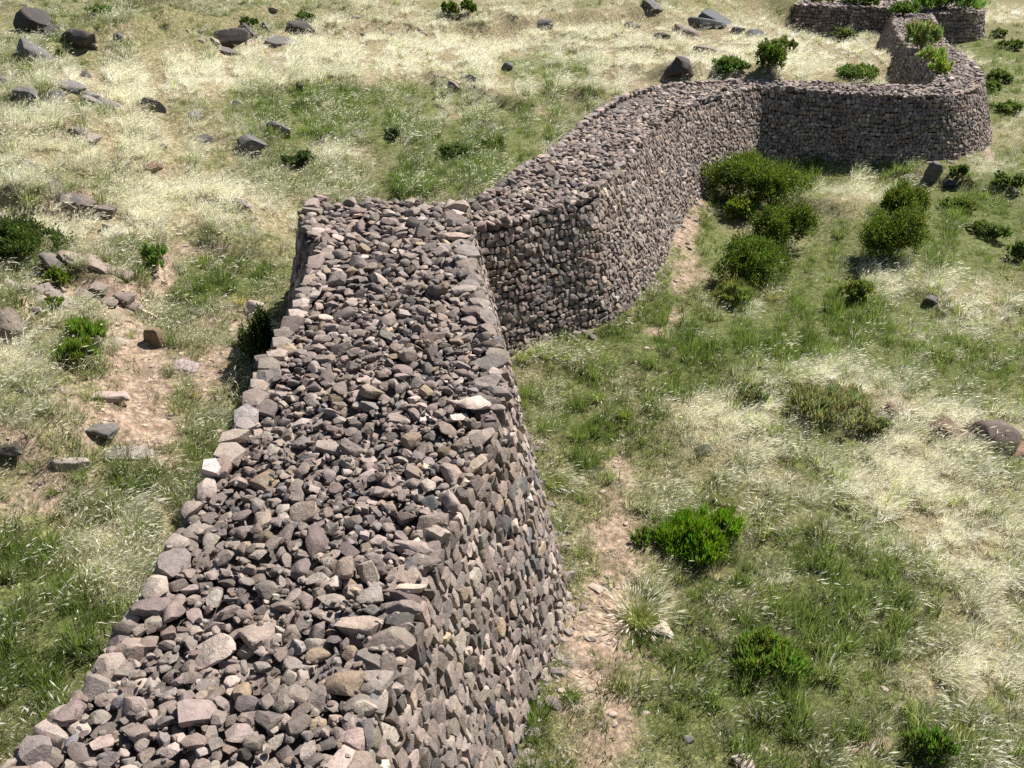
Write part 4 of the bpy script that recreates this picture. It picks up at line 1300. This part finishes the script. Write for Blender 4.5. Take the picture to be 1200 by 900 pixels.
def gn_scatter(name, label, cat, protos, P, kind, rot, scl, tint):
    coll = bpy.data.collections.new(name + "_tufts")
    for i, o in enumerate(protos):
        coll.objects.link(o)
    me = bpy.data.meshes.new(name)
    n = len(P)
    me.vertices.add(n); me.vertices.foreach_set("co", np.asarray(P, np.float32).ravel())
    a = me.attributes.new("pick", 'INT', 'POINT'); a.data.foreach_set("value", np.asarray(kind, np.int32))
    a = me.attributes.new("turn", 'FLOAT_VECTOR', 'POINT'); a.data.foreach_set("vector", np.asarray(rot, np.float32).ravel())
    a = me.attributes.new("size", 'FLOAT_VECTOR', 'POINT'); a.data.foreach_set("vector", np.asarray(scl, np.float32).ravel())
    a = me.attributes.new("tint", 'FLOAT_COLOR', 'POINT'); a.data.foreach_set("color", np.hstack([tint, np.ones((n, 1))]).astype(np.float32).ravel())
    o = link(name, me)
    tag(o, label, cat, kind="stuff")
    g = bpy.data.node_groups.new(name, 'GeometryNodeTree')
    g.interface.new_socket("Geometry", in_out='INPUT', socket_type='NodeSocketGeometry')
    g.interface.new_socket("Geometry", in_out='OUTPUT', socket_type='NodeSocketGeometry')
    gi = g.nodes.new("NodeGroupInput"); go = g.nodes.new("NodeGroupOutput")
    iop = g.nodes.new("GeometryNodeInstanceOnPoints")
    ci = g.nodes.new("GeometryNodeCollectionInfo")
    ci.inputs["Collection"].default_value = coll
    ci.inputs["Separate Children"].default_value = True
    ci.inputs["Reset Children"].default_value = True

    def na(nm, ty):
        x = g.nodes.new("GeometryNodeInputNamedAttribute"); x.data_type = ty; x.inputs["Name"].default_value = nm
        return x.outputs["Attribute"]
    g.links.new(gi.outputs[0], iop.inputs["Points"])
    g.links.new(ci.outputs[0], iop.inputs["Instance"])
    iop.inputs["Pick Instance"].default_value = True
    g.links.new(na("pick", 'INT'), iop.inputs["Instance Index"])
    e2r = g.nodes.new("FunctionNodeEulerToRotation"); g.links.new(na("turn", 'FLOAT_VECTOR'), e2r.inputs[0])
    g.links.new(e2r.outputs[0], iop.inputs["Rotation"])
    g.links.new(na("size", 'FLOAT_VECTOR'), iop.inputs["Scale"])
    g.links.new(iop.outputs[0], go.inputs[0])
    md = o.modifiers.new("scatter", 'NODES'); md.node_group = g
    return o


# sample tuft positions by distance bands
PX, PY = [], []
for y0, y1, dens in [(6, 14, 190), (14, 22, 150), (22, 32, 110), (32, 46, 64), (46, 66, 30), (66, 100, 11), (100, 150, 1.5)]:
    hw = y1 * 0.68 + 4
    n = int(2 * hw * (y1 - y0) * dens)
    PX.append(rng.uniform(-hw, hw, n)); PY.append(rng.uniform(y0, y1, n))
PX = np.concatenate(PX); PY = np.concatenate(PY)
keep = np.ones(len(PX), bool)
for k, poly in FOOT.items():
    keep &= ~pip(PX, PY, poly)
PX, PY = PX[keep], PY[keep]
PZ = ground(PX, PY)
uu, vv, zc = project(np.stack([PX, PY, PZ], 1))
keep = (uu > -180) & (uu < 1380) & (vv > -70) & (vv < 1050)
PX, PY, PZ, zc = PX[keep], PY[keep], PZ[keep], zc[keep]
dirt, dry, grn = cover(PX, PY, PZ)
n = len(PX)
hill = smooth(1.6, 3.0, PZ)
far = smooth(20, 60, zc)
patch = fbm(PX / 0.9, PY / 0.9, 91, 3)
clump = fbm(PX / (0.35 + 0.5 * far), PY / (0.35 + 0.5 * far), 131, 2)
w_turf = (1.5 + 1.2 * grn) * (1 - 0.35 * hill)
w_green = 0.10 + 0.55 * grn ** 1.5
w_straw = 0.2 + 1.1 * dry + 0.25 * hill
w_plume = 0.03 + 1.5 * np.maximum(dry - 0.3, 0) ** 1.2 + 0.10 * hill
w_herb = 0.16 + 0.1 * grn
Wt = np.stack([w_turf, w_green, w_straw, w_plume, w_herb], 1)
Wt /= Wt.sum(1)[:, None]
cum = np.cumsum(Wt, 1)
clump = fbm(PX / (0.35 + 0.5 * far), PY / (0.35 + 0.5 * far), 131, 2)
typ = (rng.random(n)[:, None] > cum).sum(1)
bare = 1 - 0.95 * np.clip(dirt * 1.1, 0, 1)
tall = (typ >= 1) & (typ <= 3)
keep = rng.random(n) < bare * np.where(tall, np.clip(0.62 + 1.4 * patch + 3.2 * clump, 0.06, 1), np.clip(0.8 + 1.2 * patch, 0.3, 1))
big = (1.0 + 0.12 * far) * np.clip(1.0 + 1.6 * clump, 0.6, 1.7)
lf = fbm(PX / 3.5, PY / 3.5, 101, 3)[:, None]
slope = np.zeros((n, 3)); slope[:, 2] = rng.uniform(-0.6, 0.6, n); slope[:, :2] = rng.normal(0, 0.1, (n, 2))
free = slope.copy(); free[:, 2] = rng.uniform(0, 6.28, n)
P3 = np.stack([PX, PY, PZ], 1)


def pick(t):
    return np.where(keep & (typ == t))[0]


def scl(i, lo, hi):
    s = rng.uniform(lo, hi, len(i)) * big[i]
    return np.stack([s, s, s * rng.uniform(0.8, 1.2, len(i))], 1)


def col(i, c1, c2, sd=0.12):
    f = np.clip(rng.normal(0.12, 0.24, (len(i), 1)) + lf[i] * 0.9 + 0.62 * dry[i][:, None], 0, 1)
    c = np.array(c1)[None] * (1 - f) + np.array(c2)[None] * f
    return np.clip(c * rng.normal(1, sd, (len(i), 1)) * np.clip(0.85 + 0.3 * dry[i][:, None], 0.85, 1.2), 0.015, 0.85)


i = pick(0)
turf_c = col(i, (0.15, 0.19, 0.045), (0.32, 0.33, 0.14), 0.24)
dm = np.clip((dry[i] - 0.25 * grn[i] + rng.normal(0, 0.3, len(i))) * 1.1, 0, 1)[:, None]
turf_c = turf_c * (1 - dm) + col(i, (0.33, 0.31, 0.19), (0.57, 0.54, 0.43), 0.2) * dm
gn_scatter("turf_grass", "short green turf growing in patches over the slopes", "grass", [tuft(f"turf_{k}", 40, 0.085, 0.17, 0.9, 0.005, 0.3, seed=k) for k in range(4)],
           P3[i], rng.integers(0, 4, len(i)), free[i], scl(i, 0.7, 1.4), turf_c)
i = pick(1)
gn_scatter("green_grass", "taller fresh green grass in clumps on both slopes", "grass", [tuft(f"green_{k}", 34, 0.36, 0.12, 0.45, 0.007, 0.2, seed=20 + k) for k in range(4)],
           P3[i], rng.integers(0, 4, len(i)), free[i], scl(i, 0.6, 1.25), col(i, (0.125, 0.185, 0.034), (0.25, 0.28, 0.09), 0.22))
i = pick(2)
gn_scatter("dry_grass", "dry straw-coloured grass bending in the wind", "grass", [tuft(f"straw_{k}", 40, 0.30, 0.12, 0.75, 0.005, 0.35, 0.15, seed=40 + k, wind=0.25) for k in range(5)],
           P3[i], rng.integers(0, 5, len(i)), slope[i], scl(i, 0.5, 1.12), col(i, (0.235, 0.245, 0.10), (0.63, 0.595, 0.49), 0.22))
i = pick(3)
gn_scatter("feather_grass", "silvery feather grass with white plumes leaning downwind", "grass", [tuft(f"plume_{k}", 40, 0.36, 0.11, 0.65, 0.0045, 0.35, 0.6, seed=60 + k, wind=0.32) for k in range(5)],
           P3[i], rng.integers(0, 5, len(i)), slope[i], scl(i, 0.5, 1.1), col(i, (0.34, 0.34, 0.20), (0.73, 0.70, 0.60), 0.2))
i = pick(4)
gn_scatter("low_herbs", "low dark green weeds scattered between the grasses", "weeds", [tuft(f"herb_{k}", 14, 0.10, 0.11, 1.2, 0.018, 0.5, seed=80 + k) for k in range(3)],
           P3[i], rng.integers(0, 3, len(i)), free[i], scl(i, 0.6, 1.3), col(i, (0.06, 0.085, 0.025), (0.11, 0.14, 0.05)))
print("tufts", n, [len(pick(t)) for t in range(5)])


# ------------------------------------------------------------------ single tussocks one can point at
def tussock(name, label, u, v, wpx, blades, h, tint, plume, seed, wind=0.3, group=None):
    p, t = hit(u, v)
    zc_ = project(p)[2]
    r = np.random.default_rng(seed)
    R_ = wpx * zc_ / F / 2
    o = tuft("tussock", int(blades * 1.7), h * R_, R_ * 0.35, 1.0, max(0.004, 0.24 * zc_ / F), 0.45, plume, seed, 3, wind, 0.8)
    me = o.data
    bpy.data.objects.remove(o)
    root = empty(name, tuple(float(x) for x in p))
    tag(root, label, "tussock", group)
    # blades and plumes as two parts
    mi = np.zeros(len(me.polygons), np.int32); me.polygons.foreach_get("material_index", mi)
    V = np.zeros(len(me.vertices) * 3, np.float32); me.vertices.foreach_get("co", V); V = V.reshape(-1, 3)
    T_ = np.zeros(len(me.polygons) * 3, np.int32); me.loops.foreach_get("vertex_index", T_); T_ = T_.reshape(-1, 3)
    for nm, k, m_, c in (("blades", 0, M_LEAF, tint), ("plumes", 1, M_PLUME, None)):
        t2 = T_[mi == k]
        if not len(t2):
            continue
        ids, inv = np.unique(t2, return_inverse=True)
        cc = np.array(c)[None] * r.normal(1, 0.2, (len(ids), 1)) if c is not None else None
        link(nm, mesh_from(nm, V[ids], inv.reshape(-1, 3), np.clip(cc, 0.01, .7) if cc is not None else None, False, (m_,)), root)["kind"] = "stuff"
    return root


tg = "single grass tussocks on the near right slope"
YG = (0.24, 0.26, 0.07)
tussock("feather_tussock", "feather grass tussock with white plumes fanning out beside the pale flat stone", 748, 734, 54, 300, 1.4, YG, 0.6, 1, 0.08, tg)
tussock("feather_tussock", "white-plumed tussock against the lower wall face on the right", 648, 572, 40, 120, 1.3, (0.16, 0.2, 0.04), 0.7, 2, 0.4, tg)
tussock("feather_tussock", "white-plumed tussock at the inner corner, left of three by the wall foot", 612, 422, 34, 100, 1.2, (0.2, 0.24, 0.06), 0.8, 3, 0.4, tg)
tussock("feather_tussock", "white-plumed tussock at the inner corner, middle of three by the wall foot", 640, 420, 30, 100, 1.2, (0.2, 0.24, 0.06), 0.7, 4, 0.4, tg)
tussock("feather_tussock", "white-plumed tussock at the inner corner, right of three by the wall foot", 660, 422, 30, 100, 1.2, (0.2, 0.24, 0.06), 0.8, 5, 0.4, tg)
tussock("feather_tussock", "small plumed tussock in dark grass at the wall foot near the bottom edge", 668, 818, 36, 110, 1.3, (0.14, 0.19, 0.04), 0.4, 6, 0.4, tg)
tussock("green_tussock", "yellow-green tussock on turf midway along the wall foot", 676, 514, 32, 120, 1.3, (0.2, 0.24, 0.05), 0.0, 7, 0.0, tg)
tussock("green_tussock", "yellow-green tussock right of the midway one, beside the path", 732, 490, 28, 120, 1.5, (0.18, 0.22, 0.05), 0.05, 8, 0.0, tg)
tussock("green_tussock", "green tussock up the turf above the yellow-green ones", 700, 470, 30, 110, 1.6, (0.15, 0.2, 0.04), 0.0, 9, 0.0, tg)
tussock("green_tussock", "dry-tipped tussock with dark base below the broad dark shrub", 905, 352, 30, 100, 1.3, (0.26, 0.24, 0.1), 0.1, 10, 0.1, tg)
tussock("green_tussock", "green tuft growing in front of the grey-topped brown boulder", 1172, 528, 34, 130, 1.6, (0.14, 0.2, 0.04), 0.1, 11, 0.1, tg)
tussock("feather_tussock", "pale tussock on the dry slope lower right of the mossy stump-like rock", 845, 590, 44, 150, 1.4, (0.24, 0.25, 0.1), 0.3, 12, 0.3, tg)
W_ = (0.30, 0.30, 0.15)
tussock("feather_tussock", "broad white plume drift running downhill near the lower right", 1108, 800, 48, 240, 0.9, W_, 0.9, 21, 0.45, tg)
tussock("feather_tussock", "white plumes streaming right below the feathery grey-green bush", 985, 590, 46, 200, 0.9, W_, 0.9, 22, 0.45, tg)
tussock("feather_tussock", "sparse white plumes in olive grass right of the tall green streak", 1062, 668, 36, 150, 1.0, W_, 0.7, 23, 0.45, tg)
tussock("feather_tussock", "silvery plumes uphill left of the feathery grey-green bush", 932, 448, 46, 200, 0.9, W_, 0.9, 24, 0.45, tg)
tussock("feather_tussock", "arching white plumes over dark grass near the bottom right corner", 1150, 868, 40, 170, 1.0, (0.14, 0.18, 0.06), 0.6, 25, 0.45, tg)
tussock("feather_tussock", "white plumes above the arching ones in golden grass", 1080, 752, 36, 150, 1.0, W_, 0.7, 26, 0.45, tg)
tussock("feather_tussock", "white plumed grass right of the dome-shaped bush under the mossy rock", 900, 622, 34, 150, 1.0, W_, 0.7, 27, 0.45, tg)
tussock("dry_tussock", "dead straw tussock leaning before the dome-shaped bush", 838, 676, 36, 120, 1.3, (0.42, 0.37, 0.24), 0.0, 13, 0.1, tg)
tussock("dry_tussock", "brownish tussock among dry weeds right of the left dirt path", 232, 466, 26, 100, 1.4, (0.3, 0.26, 0.11), 0.0, 14, 0.0)
tussock("dry_tussock", "golden dry tussock beside the pale pink block by the wall", 281, 356, 22, 90, 1.3, (0.4, 0.33, 0.12), 0.0, 15, 0.0)

# ------------------------------------------------------------------ broken rock showing along the banks
bx, by = rng.uniform(-32, 26, 60000), rng.uniform(12, 62, 60000)
bf = bank_face(bx, by)[1]
ok = rng.random(len(bx)) < np.clip(bf - 0.35, 0, 1) * 0.09 + 0.0025 * (ground(bx, by) > CAMZ - 9.0)
for poly in FOOT.values():
    ok &= ~pip(bx, by, poly)
bx, by = bx[ok], by[ok]
bz = ground(bx, by)
Vs, Ts, Cs = [], [], []
base = 0
for key in ('A', 'B'):
    n2 = len(FOOT[key]) // 2
    E = FOOT[key][:n2]
    C2 = E.mean(0)
    nr = normals2(np.hstack([E, np.zeros((n2, 1))]), 1)[0]
    for _ in range(190):
        j = rng.integers(16 if key == 'B' else 24, n2 - 60 if key == 'B' else n2 - 30)
        x, y = E[j] + nr[j] * abs(rng.normal(0.02, 0.22)) + rng.normal(0, 0.15, 2)
        bx = np.append(bx, x); by = np.append(by, y)
n_foot = 380
bz = ground(bx, by)
for kk, (x, y, z) in enumerate(zip(bx, by, bz)):
    SV, ST = SHAPES['rub3' if y < 34 else 'rub2'][rng.integers(24)]
    q = 0.07 + 0.26 * rng.random() ** 2.2
    if kk >= len(bx) - n_foot:
        q = 0.03 + 0.10 * rng.random() ** 2.5
    v = SV * q * np.array([1.5, 1, 0.6]) @ np.array(Matrix.Rotation(rng.uniform(0.1, 0.5), 3, 'Y') @ Matrix.Rotation(rng.uniform(-0.6, 0.6), 3, 'Z')).T + np.array([x, y, z + 0.1 * q])
    Vs.append(v); Ts.append(ST + base); base += len(v)
    Cs.append(np.tile(np.array([0.23, 0.195, 0.175]) * rng.uniform(0.6, 1.3), (len(v), 1)))
me = mesh_from("bank_rubble", np.vstack(Vs), np.vstack(Ts), np.vstack(Cs), mats=(M_STONE_V,))
me.set_sharp_from_angle(angle=math.radians(29))
tag(link("bank_rubble", me), "broken dark rubble half buried along the hillside banks", "rubble", kind="stuff")
print("bank rubble", len(bx))

# ------------------------------------------------------------------ loose pebbles on the paths
Vs, Ts, Cs = [], [], []
base = 0
for k in range(5200):
    if k % 2:
        x, y = rng.uniform(-13, -3), rng.uniform(9, 28)
    else:
        x, y = rng.uniform(0.2, 14), rng.uniform(9, 30)
    Vs.append((x, y))
xy = np.array(Vs)
ok = np.ones(len(xy), bool)
for poly in FOOT.values():
    ok &= ~pip(xy[:, 0], xy[:, 1], poly)
xy = xy[ok]
g = ground(xy[:, 0], xy[:, 1])
dd, _, _ = cover(xy[:, 0], xy[:, 1], g)
ok = rng.random(len(xy)) < 0.08 + dd * 1.5
xy, g = xy[ok], g[ok]
Vs = []
for (x, y), z in zip(xy, g):
    SV, ST = SHAPES['rub2'][rng.integers(24)]
    s = 0.02 + 0.05 * rng.random() ** 3
    v = SV * s * np.array([1.3, 1, 0.6]) @ np.array(Matrix.Rotation(rng.uniform(0, 6), 3, 'Z')).T + np.array([x, y, z])
    Vs.append(v); Ts.append(ST + base); base += len(v)
    Cs.append(np.tile(np.array([0.36, 0.29, 0.24]) * rng.uniform(0.6, 1.25), (len(v), 1)))
me = mesh_from("pebbles", np.vstack(Vs), np.vstack(Ts), np.vstack(Cs), mats=(M_STONE_V,))
tag(link("pebbles", me), "loose pebbles strewn over the bare dirt paths", "pebbles", kind="stuff")
print("done")
